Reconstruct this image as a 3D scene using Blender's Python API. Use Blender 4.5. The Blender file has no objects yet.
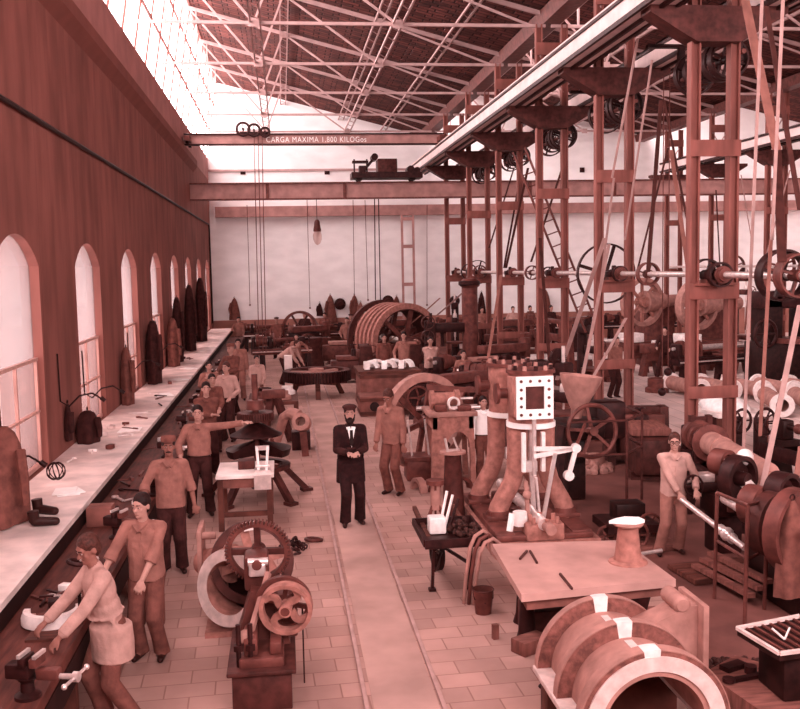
import bpy, bmesh, math, random
import numpy as np
from mathutils import Vector, Matrix, Euler, Quaternion
random.seed(7)
PI = math.pi
S = bpy.context.scene
COL = S.collection
V = Vector
# ------------------------------------------------------------------ camera
CAM_H = 3.7
F_PX, YAW, PITCH, ROLL = 951.1, .12148, .09108, -.01963
FW = V((math.sin(YAW)*math.cos(PITCH), math.cos(YAW)*math.cos(PITCH), -math.sin(PITCH)))
r0 = V((math.cos(YAW), -math.sin(YAW), 0)); u0 = r0.cross(FW)
RR = r0*math.cos(ROLL)+u0*math.sin(ROLL); UU = u0*math.cos(ROLL)-r0*math.sin(ROLL)
cam = bpy.data.objects.new('camera', bpy.data.cameras.new('camera')); COL.objects.link(cam)
cam.matrix_world = Matrix(((RR.x, UU.x, -FW.x, 0), (RR.y, UU.y, -FW.y, 0), (RR.z, UU.z, -FW.z, CAM_H), (0, 0, 0, 1)))
cam.data.sensor_width = 36; cam.data.lens = 36*F_PX/800; cam.data.clip_end = 300; cam.data.clip_start = .05
S.camera = cam
CP = V((0, 0, CAM_H))
def ray(x, y): return FW + RR*((x-400)/F_PX) - UU*((y-354.5)/F_PX)
def onZ(x, y, z=0.0): d = ray(x, y); return CP + d*((z-CAM_H)/d.z)
def onX(x, y, X): d = ray(x, y); return CP + d*(X/d.x)
def onY(x, y, Y): d = ray(x, y); return CP + d*(Y/d.y)

# ------------------------------------------------------------------ materials (procedural)
MATS = {}
def mat(name, col, rough=.7, metal=0., var=.25, scale=6., bump=.0, stretch=(1, 1, 1), dark=None, detail=5.):
    col = (col[0], col[1]*(.87+.13*col[0]), col[2]*(.93+.07*col[0]))
    m = bpy.data.materials.new(name); m.use_nodes = True; nt = m.node_tree; N = nt.nodes; L = nt.links
    b = N['Principled BSDF']; b.inputs['Roughness'].default_value = rough; b.inputs['Metallic'].default_value = metal; b.inputs['Specular IOR Level'].default_value = .18
    tc = N.new('ShaderNodeTexCoord'); mp = N.new('ShaderNodeMapping'); mp.inputs['Scale'].default_value = stretch
    L.new(tc.outputs['Object'], mp.inputs['Vector'])
    nz = N.new('ShaderNodeTexNoise'); nz.inputs['Scale'].default_value = scale; nz.inputs['Detail'].default_value = detail
    L.new(mp.outputs['Vector'], nz.inputs['Vector'])
    cr = N.new('ShaderNodeValToRGB'); e = cr.color_ramp.elements
    d = dark or tuple(c*(1-var) for c in col); u = tuple(min(1, c*(1+var)) for c in col)
    e[0].position = .32; e[0].color = (*d, 1); e[1].position = .68; e[1].color = (*u, 1)
    L.new(nz.outputs['Fac'], cr.inputs['Fac']); L.new(cr.outputs['Color'], b.inputs['Base Color'])
    if bump:
        bp = N.new('ShaderNodeBump'); bp.inputs['Strength'].default_value = bump; bp.inputs['Distance'].default_value = .02
        L.new(nz.outputs['Fac'], bp.inputs['Height']); L.new(bp.outputs['Normal'], b.inputs['Normal'])
    MATS[name] = m
    return m
M = MATS
mat('iron_dark', (.034, .010, .009), .5, .2, .5, 9, .15)
mat('iron_black', (.022, .007, .006), .5, .1, .5, 9, .1)
mat('iron_mid', (.14, .048, .038), .5, .15, .35, 7, .15)
mat('iron_brown', (.08, .026, .021), .55, .15, .4, 8, .15)
mat('cast_pale', (.38, .20, .163), .65, 0, .22, 7, .25)
mat('cast_raw', (.36, .165, .13), .75, 0, .28, 12, .4)
mat('cast_dark', (.20, .082, .064), .8, 0, .4, 16, .5)
mat('chalky', (.64, .50, .46), .7, 0, .2, 9, .2)
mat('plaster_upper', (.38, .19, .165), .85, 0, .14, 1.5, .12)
mat('bright_steel', (.85, .73, .70), .28, .65, .15, 12)
mat('machined', (.85, .75, .72), .45, .1, .12, 14)
mat('white_paint', (.93, .87, .85), .6, 0, .08, 5)
mat('column_paint', (.22, .08, .062), .6, 0, .28, 5, .1, (1, 1, .25))
mat('beam_paint', (.42, .235, .205), .6, 0, .2, 3, .05)
mat('truss_paint', (.47, .33, .305), .6, 0, .15, 3)
mat('runway_lit', (.66, .52, .49), .55, 0, .12, 3)  # light falling on the runway faces, put into their colour
mat('wood_dark', (.10, .034, .024), .65, 0, .45, 4, .2, (1, 6, 1))
mat('wood_bench', (.095, .03, .022), .6, 0, .45, 3.5, .2, (5, .7, 1))
mat('wood_mid', (.2, .08, .062), .7, 0, .35, 5, .2, (1, 5, 1))
mat('wood_pale', (.52, .31, .265), .7, 0, .2, 3, .1, (1, 5, 1))
mat('shelf_pale', (.78, .66, .62), .6, 0, .22, 2.5, .08)
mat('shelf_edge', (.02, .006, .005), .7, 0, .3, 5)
mat('plate_top', (.47, .275, .235), .55, 0, .22, 2.2, .08)
mat('belt', (.30, .135, .105), .7, 0, .2, 6)
mat('belt_pale', (.42, .275, .245), .7, 0, .15, 6)
mat('belt_dark', (.07, .023, .018), .7, 0, .3, 6)
mat('cloth_white', (.9, .83, .81), .85, 0, .1, 12, .3)
mat('cloth_pale', (.47, .29, .245), .9, 0, .15, 9, .9)
mat('cloth_tan', (.29, .135, .105), .9, 0, .2, 9, .9)
mat('cloth_brown', (.17, .066, .05), .9, 0, .3, 9, .9)
mat('cloth_dark', (.045, .014, .012), .9, 0, .4, 9, .9)
mat('suit_black', (.022, .006, .006), .85, 0, .4, 14, .2)
mat('skin', (.46, .26, .21), .55, 0, .08, 20)
mat('skin_dark', (.28, .125, .095), .6, 0, .12, 20)
mat('hair', (.018, .006, .005), .6, 0, .4, 40, .3)
mat('hair_brown', (.07, .025, .018), .6, 0, .4, 40, .3)
mat('leather', (.03, .01, .008), .45, 0, .3, 20)
mat('paper', (.95, .91, .89), .8, 0, .05, 10)
mat('coal', (.05, .018, .014), .7, 0, .7, 35, .8)
mat('eye_white', (.5, .36, .33), .3, 0, .02, 5)
def bsdf(m): return m.node_tree.nodes['Principled BSDF']

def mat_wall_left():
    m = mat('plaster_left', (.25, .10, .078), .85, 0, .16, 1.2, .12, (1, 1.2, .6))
    nt = m.node_tree; N = nt.nodes; L = nt.links; b = bsdf(m)
    src = b.inputs['Base Color'].links[0].from_socket
    tc = N.new('ShaderNodeTexCoord')
    # vertical streaks of grime and board joints
    mp = N.new('ShaderNodeMapping'); mp.inputs['Scale'].default_value = (1, 1.4, .3); L.new(tc.outputs['Object'], mp.inputs[0])
    nz = N.new('ShaderNodeTexNoise'); nz.inputs['Scale'].default_value = 2.2; nz.inputs['Detail'].default_value = 7; L.new(mp.outputs[0], nz.inputs[0])
    cr = N.new('ShaderNodeValToRGB'); cr.color_ramp.elements[0].position = .35; cr.color_ramp.elements[0].color = (.82, .80, .79, 1)
    cr.color_ramp.elements[1].position = .6; cr.color_ramp.elements[1].color = (1.08, 1.08, 1.08, 1); L.new(nz.outputs['Fac'], cr.inputs[0])
    mx = N.new('ShaderNodeMix'); mx.data_type = 'RGBA'; mx.blend_type = 'MULTIPLY'; mx.inputs[0].default_value = 1
    L.new(src, mx.inputs[6]); L.new(cr.outputs[0], mx.inputs[7])
    br = N.new('ShaderNodeTexBrick'); br.inputs['Scale'].default_value = 1; br.inputs['Mortar Size'].default_value = .012; br.inputs['Mortar Smooth'].default_value = .6
    br.offset = 0; br.inputs['Brick Width'].default_value = 2.2; br.inputs['Row Height'].default_value = 40
    br.inputs['Color1'].default_value = (1, 1, 1, 1); br.inputs['Color2'].default_value = (.93, .93, .93, 1); br.inputs['Mortar'].default_value = (.72, .68, .67, 1)
    sp = N.new('ShaderNodeSeparateXYZ'); L.new(tc.outputs['Object'], sp.inputs[0]); cb = N.new('ShaderNodeCombineXYZ')
    L.new(sp.outputs['Y'], cb.inputs['X']); L.new(sp.outputs['Z'], cb.inputs['Y']); L.new(cb.outputs[0], br.inputs['Vector'])
    mx2 = N.new('ShaderNodeMix'); mx2.data_type = 'RGBA'; mx2.blend_type = 'MULTIPLY'; mx2.inputs[0].default_value = 1
    L.new(mx.outputs[2], mx2.inputs[6]); L.new(br.outputs['Color'], mx2.inputs[7]); L.new(mx2.outputs[2], b.inputs['Base Color'])
    return m
mat_wall_left()
mat('plaster_ledge', (.2, .075, .056), .85, 0, .1, 2)
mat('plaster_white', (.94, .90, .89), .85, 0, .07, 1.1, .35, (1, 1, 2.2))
mat('plaster_dado', (.36, .17, .13), .85, 0, .2, 1.1, .2)
def mat_floor(name, col, mortar, w, h, swap=False, msize=.012, bw=.16):
    m = mat(name, col, .75, 0, .12, 1.6, .06)
    nt = m.node_tree; N = nt.nodes; L = nt.links; b = bsdf(m); src = b.inputs['Base Color'].links[0].from_socket
    tc = N.new('ShaderNodeTexCoord'); mp = N.new('ShaderNodeMapping'); L.new(tc.outputs['Object'], mp.inputs[0])
    mp.inputs['Rotation'].default_value = (0, 0, PI/2 if swap else math.radians(-2))
    br = N.new('ShaderNodeTexBrick'); br.inputs['Scale'].default_value = 1; br.inputs['Brick Width'].default_value = w; br.inputs['Row Height'].default_value = h
    br.inputs['Mortar Size'].default_value = msize; br.inputs['Mortar Smooth'].default_value = .3; br.inputs['Bias'].default_value = 0
    br.inputs['Color1'].default_value = (1.1, 1.1, 1.1, 1); br.inputs['Color2'].default_value = (1-bw, 1-bw, 1-bw, 1); br.inputs['Mortar'].default_value = mortar
    L.new(mp.outputs[0], br.inputs['Vector'])
    mx = N.new('ShaderNodeMix'); mx.data_type = 'RGBA'; mx.blend_type = 'MULTIPLY'; mx.inputs[0].default_value = 1
    L.new(src, mx.inputs[6]); L.new(br.outputs['Color'], mx.inputs[7])
    nz = N.new('ShaderNodeTexNoise'); nz.inputs['Scale'].default_value = .55; nz.inputs['Detail'].default_value = 6; L.new(tc.outputs['Object'], nz.inputs[0])
    cr = N.new('ShaderNodeValToRGB'); cr.color_ramp.elements[0].position = .36; cr.color_ramp.elements[0].color = (.78, .74, .72, 1); cr.color_ramp.elements[1].position = .56; cr.color_ramp.elements[1].color = (1, 1, 1, 1)
    L.new(nz.outputs['Fac'], cr.inputs[0])
    m2 = N.new('ShaderNodeMix'); m2.data_type = 'RGBA'; m2.blend_type = 'MULTIPLY'; m2.inputs[0].default_value = .8
    L.new(mx.outputs[2], m2.inputs[6]); L.new(cr.outputs[0], m2.inputs[7]); L.new(m2.outputs[2], b.inputs['Base Color'])
    bp = N.new('ShaderNodeBump'); bp.inputs['Strength'].default_value = .35; bp.inputs['Distance'].default_value = .01
    iv = N.new('ShaderNodeMath'); iv.operation = 'SUBTRACT'; iv.inputs[0].default_value = 1; L.new(br.outputs['Fac'], iv.inputs[1])
    L.new(iv.outputs[0], bp.inputs['Height']); L.new(bp.outputs['Normal'], b.inputs['Normal'])
    return m
mat_floor('flagstone', (.46, .285, .24), (.68, .62, .6, 1), .44, .28, False, .008)
mat_floor('boards_pale', (.70, .54, .50), (.5, .42, .4, 1), 3.2, .5, True, .01, .12)
mat('track_bed', (.46, .295, .25), .85, 0, .2, 1.4, .15)
mat('earth_dark', (.17, .07, .056), .9, 0, .35, 1.3, .3)
def mat_tiles():
    m = mat('roof_tiles', (.10, .032, .026), .9, 0, .3, 2, .1)
    nt = m.node_tree; N = nt.nodes; L = nt.links; b = bsdf(m); src = b.inputs['Base Color'].links[0].from_socket
    tc = N.new('ShaderNodeTexCoord'); br = N.new('ShaderNodeTexBrick'); br.inputs['Scale'].default_value = 1
    br.inputs['Brick Width'].default_value = .5; br.inputs['Row Height'].default_value = .24; br.inputs['Mortar Size'].default_value = .035; br.inputs['Mortar Smooth'].default_value = .9
    br.offset = .35
    br.inputs['Color1'].default_value = (1.5, 1.45, 1.42, 1); br.inputs['Color2'].default_value = (.7, .68, .66, 1); br.inputs['Mortar'].default_value = (.3, .26, .25, 1)
    L.new(tc.outputs['Object'], br.inputs['Vector'])
    mx = N.new('ShaderNodeMix'); mx.data_type = 'RGBA'; mx.blend_type = 'MULTIPLY'; mx.inputs[0].default_value = 1
    L.new(src, mx.inputs[6]); L.new(br.outputs['Color'], mx.inputs[7]); L.new(mx.outputs[2], b.inputs['Base Color'])
    bp = N.new('ShaderNodeBump'); bp.inputs['Strength'].default_value = .8; bp.inputs['Distance'].default_value = .06; bp.invert = True
    L.new(br.outputs['Fac'], bp.inputs['Height']); L.new(bp.outputs['Normal'], b.inputs['Normal'])
mat_tiles()
def mat_glass(name, tint, clear, diff=(.9, .78, .76)):
    m = bpy.data.materials.new(name); m.use_nodes = True; nt = m.node_tree; N = nt.nodes; L = nt.links
    N.remove(N['Principled BSDF']); out = N['Material Output']
    tr = N.new('ShaderNodeBsdfTransparent'); tr.inputs[0].default_value = (*tint, 1)
    tl = N.new('ShaderNodeBsdfTranslucent'); tl.inputs[0].default_value = (*diff, 1)
    mx = N.new('ShaderNodeMixShader'); mx.inputs[0].default_value = clear
    L.new(tl.outputs[0], mx.inputs[1]); L.new(tr.outputs[0], mx.inputs[2])
    gl = N.new('ShaderNodeBsdfGlossy'); gl.inputs['Roughness'].default_value = .1
    lw = N.new('ShaderNodeLayerWeight'); lw.inputs[0].default_value = .15
    ml = N.new('ShaderNodeMath'); ml.operation = 'MULTIPLY'; ml.inputs[1].default_value = .25; L.new(lw.outputs['Facing'], ml.inputs[0])
    m2 = N.new('ShaderNodeMixShader'); L.new(ml.outputs[0], m2.inputs[0]); L.new(mx.outputs[0], m2.inputs[1]); L.new(gl.outputs[0], m2.inputs[2])
    L.new(m2.outputs[0], out.inputs[0]); MATS[name] = m
mat_glass('pane_upper', (.52, .475, .48), .86, (.40, .35, .35))
mat_glass('pane_lower', (.45, .37, .36), .86, (.37, .3, .3))
mat_glass('pane_roof', (.92, .84, .84), .92)
mat_glass('lamp_glass', (.95, .85, .82), .25, (.9, .75, .72))

# ------------------------------------------------------------------ mesh builder
def frame(axis):
    a = V(axis).normalized(); h = V((0, 0, 1)) if abs(a.z) < .9 else V((1, 0, 0))
    u = h.cross(a).normalized(); v = a.cross(u); return u, v, a
class MB:
    def __init__(s): s.bm = bmesh.new()
    def box(s, c, d, rz=0., bev=0., rot=None):
        R_ = rot if rot is not None else Matrix.Rotation(rz, 3, 'Z')
        c = V(c); vs = []
        for x in (-.5, .5):
            for y in (-.5, .5):
                for z in (-.5, .5): vs.append(s.bm.verts.new(c + R_ @ V((x*d[0], y*d[1], z*d[2]))))
        fs = [s.bm.faces.new([vs[i] for i in q]) for q in ((0, 1, 3, 2), (4, 6, 7, 5), (0, 4, 5, 1), (2, 3, 7, 6), (0, 2, 6, 4), (1, 5, 7, 3))]
        if bev:
            es = list({e for f in fs for e in f.edges}); bmesh.ops.bevel(s.bm, geom=es, offset=bev, segments=2, affect='EDGES', profile=.5)
        return s
    def b2(s, lo, hi, bev=0.):
        lo, hi = V(lo), V(hi); return s.box((lo+hi)/2, hi-lo, 0, bev)
    def bar(s, p0, p1, w, h=None, up=(0, 0, 1), bev=0.):
        p0, p1 = V(p0), V(p1); a = (p1-p0); L_ = a.length; a = a/L_; up = V(up)
        if abs(a.dot(up)) > .98: up = V((0, 1, 0)) if abs(a.y) < .9 else V((1, 0, 0))
        u = a.cross(up).normalized(); v = u.cross(a)
        R_ = Matrix((u, a, v)).transposed(); return s.box((p0+p1)/2, (w, L_, h or w), 0, bev, R_)
    def rings(s, pts, cap=True, close=False):
        rs = [[s.bm.verts.new(p) for p in r] for r in pts]; n = len(rs[0])
        m = len(rs)
        for i in range(m if close else m-1):
            A, B = rs[i], rs[(i+1) % m]
            for j in range(n):
                try: s.bm.faces.new((A[j], A[(j+1) % n], B[(j+1) % n], B[j]))
                except ValueError: pass
        if cap and not close:
            s.bm.faces.new(list(reversed(rs[0]))); s.bm.faces.new(rs[-1])
        return s
    def lathe(s, prof, o=(0, 0, 0), axis=(0, 0, 1), n=20, cap=True, loop=False):
        u, v, a = frame(axis); o = V(o)
        R_ = [[o + a*z + (u*math.cos(t)+v*math.sin(t))*max(r, 1e-4) for t in [2*PI*k/n for k in range(n)]] for r, z in prof]
        return s.rings(R_, cap and not loop, loop)
    def arc(s, prof, o, axis, up, a0, a1, n=24):
        # revolved closed profile over part of a turn; angle 0 = 'up'
        a = V(axis).normalized(); u = V(up).normalized(); w = a.cross(u); o = V(o)
        R_ = [[o + a*z + (u*math.cos(t)+w*math.sin(t))*r for r, z in prof] for t in [a0+(a1-a0)*k/n for k in range(n+1)]]
        return s.rings(R_, True)
    def cyl(s, p0, p1, r, r1=None, n=14):
        p0, p1 = V(p0), V(p1); L_ = (p1-p0).length
        return s.lathe([(r, 0), (r if r1 is None else r1, L_)], p0, p1-p0, n)
    def capsule(s, p0, p1, r, r1=None, n=12):
        p0, p1 = V(p0), V(p1); r1 = r if r1 is None else r1; L_ = (p1-p0).length
        if L_ < 1e-5: return s.ball(p0, (r, r, r), n)
        pr = [(r*math.sin(t), -r*math.cos(t)) for t in [PI/2*k/4 for k in range(0, 5)]] + [(r1*math.cos(t), L_+r1*math.sin(t)) for t in [PI/2*k/4 for k in range(0, 5)]]
        return s.lathe(pr, p0, p1-p0, n)
    def ball(s, c, r, n=14, rot=None):
        r = (r, r, r) if isinstance(r, (int, float)) else r; c = V(c); m = max(6, n//2+1)
        R_ = rot or Matrix.Identity(3); rg = []
        for i in range(m+1):
            t = PI*i/m; sn = max(math.sin(t), 1e-3)
            rg.append([c + R_ @ V((r[0]*sn*math.cos(q), r[1]*sn*math.sin(q), -r[2]*math.cos(t))) for q in [2*PI*k/n for k in range(n)]])
        return s.rings(rg)
    def torus(s, c, axis, R, r, n=28, m=8, a0=0., a1=2*PI):
        u, v, a = frame(axis); c = V(c); full = abs(a1-a0-2*PI) < 1e-6; rg = []
        for i in range(n if full else n+1):
            t = a0+(a1-a0)*i/n; d = u*math.cos(t)+v*math.sin(t)
            rg.append([c + d*(R+r*math.cos(q)) + a*(r*math.sin(q)) for q in [2*PI*k/m for k in range(m)]])
        return s.rings(rg, not full, full)
    def annulus(s, c, axis, r0_, r1_, w, n=32):
        return s.lathe([(r1_, -w/2), (r1_, w/2), (r0_, w/2), (r0_, -w/2)], c, axis, n, loop=True)
    def tube(s, pts, r, n=8, rr=None):
        pts = [V(p) for p in pts]; rg = []; u = None
        for i, p in enumerate(pts):
            t = (pts[min(i+1, len(pts)-1)]-pts[max(i-1, 0)]).normalized()
            if u is None: u = frame(t)[0]
            u = (u - t*u.dot(t)).normalized(); w = t.cross(u); q = rr[i] if rr else r
            rg.append([p+(u*math.cos(k*2*PI/n)+w*math.sin(k*2*PI/n))*q for k in range(n)])
        return s.rings(rg)
    def strap(s, pts, w, t, side):
        # flat band of width w along 'side', thickness t
        pts = [V(p) for p in pts]; side = V(side).normalized(); rg = []
        for i, p in enumerate(pts):
            d = (pts[min(i+1, len(pts)-1)]-pts[max(i-1, 0)]).normalized(); nn = d.cross(side).normalized()
            rg.append([p+side*w/2+nn*t/2, p-side*w/2+nn*t/2, p-side*w/2-nn*t/2, p+side*w/2-nn*t/2])
        return s.rings(rg)
    def prism(s, poly, o, u, v, dep):
        o, u, v = V(o), V(u), V(v); nrm = u.cross(v).normalized()
        A = [s.bm.verts.new(o+u*x+v*y) for x, y in poly]; B = [s.bm.verts.new(o+u*x+v*y+nrm*dep) for x, y in poly]; n = len(A)
        s.bm.faces.new(list(reversed(A))); s.bm.faces.new(B)
        for i in range(n): s.bm.faces.new((A[i], A[(i+1) % n], B[(i+1) % n], B[i]))
        return s
    def gear(s, c, axis, R, w, teeth, dep, bore):
        u, v, a = frame(axis); c = V(c); out = []
        for k in range(teeth):
            for q, rr in ((0, R-dep), (.25, R-dep), (.36, R), (.72, R), (.86, R-dep)):
                t = 2*PI*(k+q)/teeth; out.append((math.cos(t), math.sin(t), rr))
        rg = []
        for r_, z in ((None, -w/2), (None, w/2), (bore, w/2), (bore, -w/2)):
            rg.append([c+a*z+(u*x+v*y)*(rr if r_ is None else r_) for x, y, rr in out])
        return s.rings(rg, False, True)
    def spokes(s, c, axis, r0_, r1_, n, w, t, ph=0., curve=0.):
        u, v, a = frame(axis); c = V(c)
        for k in range(n):
            q = 2*PI*k/n+ph; d0 = u*math.cos(q)+v*math.sin(q)
            if curve:
                pts = []
                for i in range(7):
                    f = i/6; qq = q+curve*math.sin(PI*f); pts.append(c+(u*math.cos(qq)+v*math.sin(qq))*(r0_+(r1_-r0_)*f))
                s.strap(pts, t, w, a)
            else: s.bar(c+d0*r0_, c+d0*r1_, w, t, up=a)
        return s
    def bolts(s, c, axis, R, n, r, h, ph=0.):
        u, v, a = frame(axis); c = V(c)
        for k in range(n):
            q = 2*PI*k/n+ph; p = c+(u*math.cos(q)+v*math.sin(q))*R; s.cyl(p, p+a*h, r, None, 6)
        return s
    def build(s, name, m, parent=None, smooth=.6, world=True):
        me = bpy.data.meshes.new(name)
        bmesh.ops.recalc_face_normals(s.bm, faces=s.bm.faces)
        if parent is not None and world: s.bm.transform(basis(parent).inverted())
        if parent is None and world:
            xs = [v.co for v in s.bm.verts]
            lo = V((min(p.x for p in xs), min(p.y for p in xs), min(p.z for p in xs))); hi = V((max(p.x for p in xs), max(p.y for p in xs), max(p.z for p in xs)))
            o_ = V(((lo.x+hi.x)/2, (lo.y+hi.y)/2, lo.z)); s.bm.transform(Matrix.Translation(-o_))
        s.bm.to_mesh(me); s.bm.free()
        me.materials.append(M[m] if isinstance(m, str) else m)
        me.shade_smooth(); me.set_sharp_from_angle(angle=smooth)
        o = bpy.data.objects.new(name, me); COL.objects.link(o); o.parent = parent
        if parent is None and world: o.location = o_
        return o
def basis(o):
    m = Matrix.Translation(o.location) @ o.rotation_euler.to_matrix().to_4x4() @ Matrix.Diagonal((*o.scale, 1))
    return basis(o.parent) @ m if o.parent else m
def tag(o, label=None, cat=None, group=None, kind=None):
    if label: o['label'] = label
    if cat: o['category'] = cat
    if group: o['group'] = group
    if kind: o['kind'] = kind
    return o
def thing(name, label, cat, loc=(0, 0, 0), rz=0., group=None):
    o = bpy.data.objects.new(name, None); COL.objects.link(o); o.location = loc; o.rotation_euler = (0, 0, rz); o.empty_display_size = .2
    return tag(o, label, cat, group)
def struct(o): o['kind'] = 'structure'; return o
def copy_tree(o, parent=None):
    c = o.copy(); COL.objects.link(c); c.parent = parent
    for ch in o.children: copy_tree(ch, c)
    return c
def dup(o, loc, rz, label, group=None):
    c = copy_tree(o); c.location = loc; c.rotation_euler = (0, 0, rz); c['label'] = label
    if group: c['group'] = group
    return c
def pulley(c, axis, R, w, parent, m='iron_mid', name='pulley', spk=5, thick=.02, hub=.05, spm=None, curve=.0, ms=None):
    o = MB().annulus(c, axis, R-thick, R, w, 36).build(name, m, parent)
    mb = MB().cyl(V(c)-V(axis).normalized()*w*.6, V(c)+V(axis).normalized()*w*.6, hub, None, 16)
    mb.spokes(c, axis, hub*.8, R-thick*.5, spk, max(.02, R*.11), max(.015, w*.3), .3, curve).build('spokes', ms or m, o)
    return o
# ================================================================== SETTING
XW, YB, XR = -3.3, 46.0, 28.6
Z_TOP, Z_RIDGE, Z_VAL = 9.0, 12.5, 10.0
X_RIDGE, X_V1, X_V2 = -2.8, 6.85, 17.8
struct(MB().b2((XW-.6, -1, -.3), (3.35, 9.6, 0)).b2((XW-.6, 9.6, -.3), (4.15, YB, 0)).build('floor', 'flagstone'))
struct(MB().b2((3.35, -1, -.3), (7.9, 9.6, 0)).b2((4.15, 9.6, -.3), (7.9, YB, 0)).build('floor', 'earth_dark'))
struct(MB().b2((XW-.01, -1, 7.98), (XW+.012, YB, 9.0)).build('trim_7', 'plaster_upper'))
struct(MB().b2((7.9, -1, -.3), (XR, YB, 0)).build('floor', 'boards_pale'))
struct(MB().b2((.66, 1, -.01), (1.21, 33, .006)).build('trim_1', 'track_bed'))
# left wall with arched openings
WIN_C = [8.1, 12.53, 16.95, 21.4, 25.85, 30.25, 34.6, 39.0, 43.35]; WW, WSILL, WSPR, WAP = 1.05, 1.05, 3.82, 4.22
def arch(c, w=WW, n=12):
    # segmental arch from (c-w, spring) over the apex to (c+w, spring)
    h = WAP-WSPR; Rr = (w*w+h*h)/(2*h); zc = WAP-Rr; a = math.asin(w/Rr)
    return [(c+Rr*math.sin(-a+2*a*i/n), zc+Rr*math.cos(-a+2*a*i/n)) for i in range(n+1)]
mb = MB(); edges = [-1]+[(WIN_C[i]+WIN_C[i+1])/2 for i in range(len(WIN_C)-1)]+[YB]
for i, c in enumerate(WIN_C):
    a, b = edges[i], edges[i+1]
    mb.b2((XW-.6, a, 0), (XW, b, WSILL))
    mb.b2((XW-.6, a, WSILL), (XW, c-WW, WSPR)); mb.b2((XW-.6, c+WW, WSILL), (XW, b, WSPR))
    poly = [(a, WSPR)]+arch(c)+[(b, WSPR), (b, Z_TOP), (a, Z_TOP)]
    # split the lintel into convex strips so it stays clean
    ar = arch(c); st = [(a, WSPR), (c-WW, WSPR)]
    mb.b2((XW-.6, a, WSPR), (XW, c-WW, Z_TOP)); mb.b2((XW-.6, c+WW, WSPR), (XW, b, Z_TOP))
    for (y0, z0), (y1, z1) in zip(ar[:-1], ar[1:]):
        mb.prism([(y0, z0), (y1, z1), (y1, Z_TOP), (y0, Z_TOP)], (XW-.6, 0, 0), (0, 1, 0), (0, 0, 1), .6)
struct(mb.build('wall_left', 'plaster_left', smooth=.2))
for i, c in enumerate(WIN_C):
    ar = arch(c)
    p = struct(MB().prism([(c-WW, 2.56), *ar, (c+WW, 2.56)], (XW-.14, 0, 0), (0, 1, 0), (0, 0, 1), .012).build('window_%d' % (i+1), 'pane_upper'))
    w = p
    struct(MB().prism([(c-WW, WSILL), (c-WW, 2.56), (c+WW, 2.56), (c+WW, WSILL)], (XW-.14, 0, 0), (0, 1, 0), (0, 0, 1), .012).build('pane', 'pane_lower', w))
    mb = MB(); X = XW-.1
    for y in (c-WW+.02, c-.02, c+WW-.05): mb.box((X, y, 1.8), (.04, .035, 1.5))
    for z, t in ((2.54, .045), (1.82, .03), (1.09, .06)): mb.box((X, c, z), (.05, 2*WW, t))
    struct(mb.build('window_frame', 'wood_pale', w))
# conduit on the wall, corbelled crane ledge on the wall
o = MB().tube([(XW+.05, 4, 5.80), (XW+.05, 44.6, 5.84), (XW+.05, 44.8, 5.6), (XW+.05, 44.8, 1.3)], .035).build('wall_conduit', 'iron_black')
tag(o, 'dark pipe running the length of the window wall above the arches', 'pipe')
struct(MB().prism([(0, .1), (.17, .3), (.17, .52), (0, .52)], (XW, 0, 7.46), (1, 0, 0), (0, 0, 1), -38.2).build('trim_2', 'plaster_ledge'))
# far wall with gables following the saw-tooth roof
mb = MB()
for a, b, r in ((XW, X_V1, X_RIDGE), (X_V1, X_V2, X_V1+.45), (X_V2, XR, X_V2+.45)):
    mb.prism([(a, 0), (b, 0), (b, Z_VAL), (r, Z_RIDGE), (a, Z_TOP if a == XW else Z_VAL)], (0, YB+.4, 0), (1, 0, 0), (0, 0, 1), .4)
struct(mb.build('wall_back', 'plaster_white', smooth=.2))
struct(MB().b2((XW, YB-.06, 0), (XR, YB, 1.35)).build('baseboard_back', 'plaster_dado'))
struct(MB().b2((XR, -1, 0), (XR+.4, YB, 13)).build('wall_right', 'plaster_white'))
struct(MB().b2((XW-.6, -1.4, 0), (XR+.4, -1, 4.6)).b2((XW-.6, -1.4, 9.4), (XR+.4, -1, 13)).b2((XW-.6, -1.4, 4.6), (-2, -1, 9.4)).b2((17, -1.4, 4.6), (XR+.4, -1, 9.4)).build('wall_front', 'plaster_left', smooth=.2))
struct(MB().b2((-2, -1.21, 4.6), (17, -1.2, 9.4)).build('window_13', 'pane_roof'))  # unseen window, added to light the near scene from behind the camera
for x, y in ((243, 172), (327, 172), (582, 170)):
    p = onY(x, y, YB); struct(MB().box((p.x, YB-.02, p.z), (.24, .05, .24), bev=.01).build('trim_3', 'iron_dark'))
# roof slopes: tile undersides are thick slabs with ribs of tile
def roof(x0, z0, x1, z1):
    L_ = math.hypot(x1-x0, z1-z0); a = math.atan2(z0-z1, x1-x0)
    mb = MB().b2((0, -1, 0), (L_, YB+.4, .12)); o = mb.build('ceiling', 'roof_tiles', None, world=False)
    o.location = (x0, 0, z0); o.rotation_euler = (0, a, 0); struct(o)
    return o
roof(X_RIDGE-.1, Z_RIDGE, X_V1, Z_VAL); roof(X_V1+.4, Z_RIDGE, X_V2, Z_VAL); roof(X_V2+.4, Z_RIDGE, XR, Z_VAL)
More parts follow.
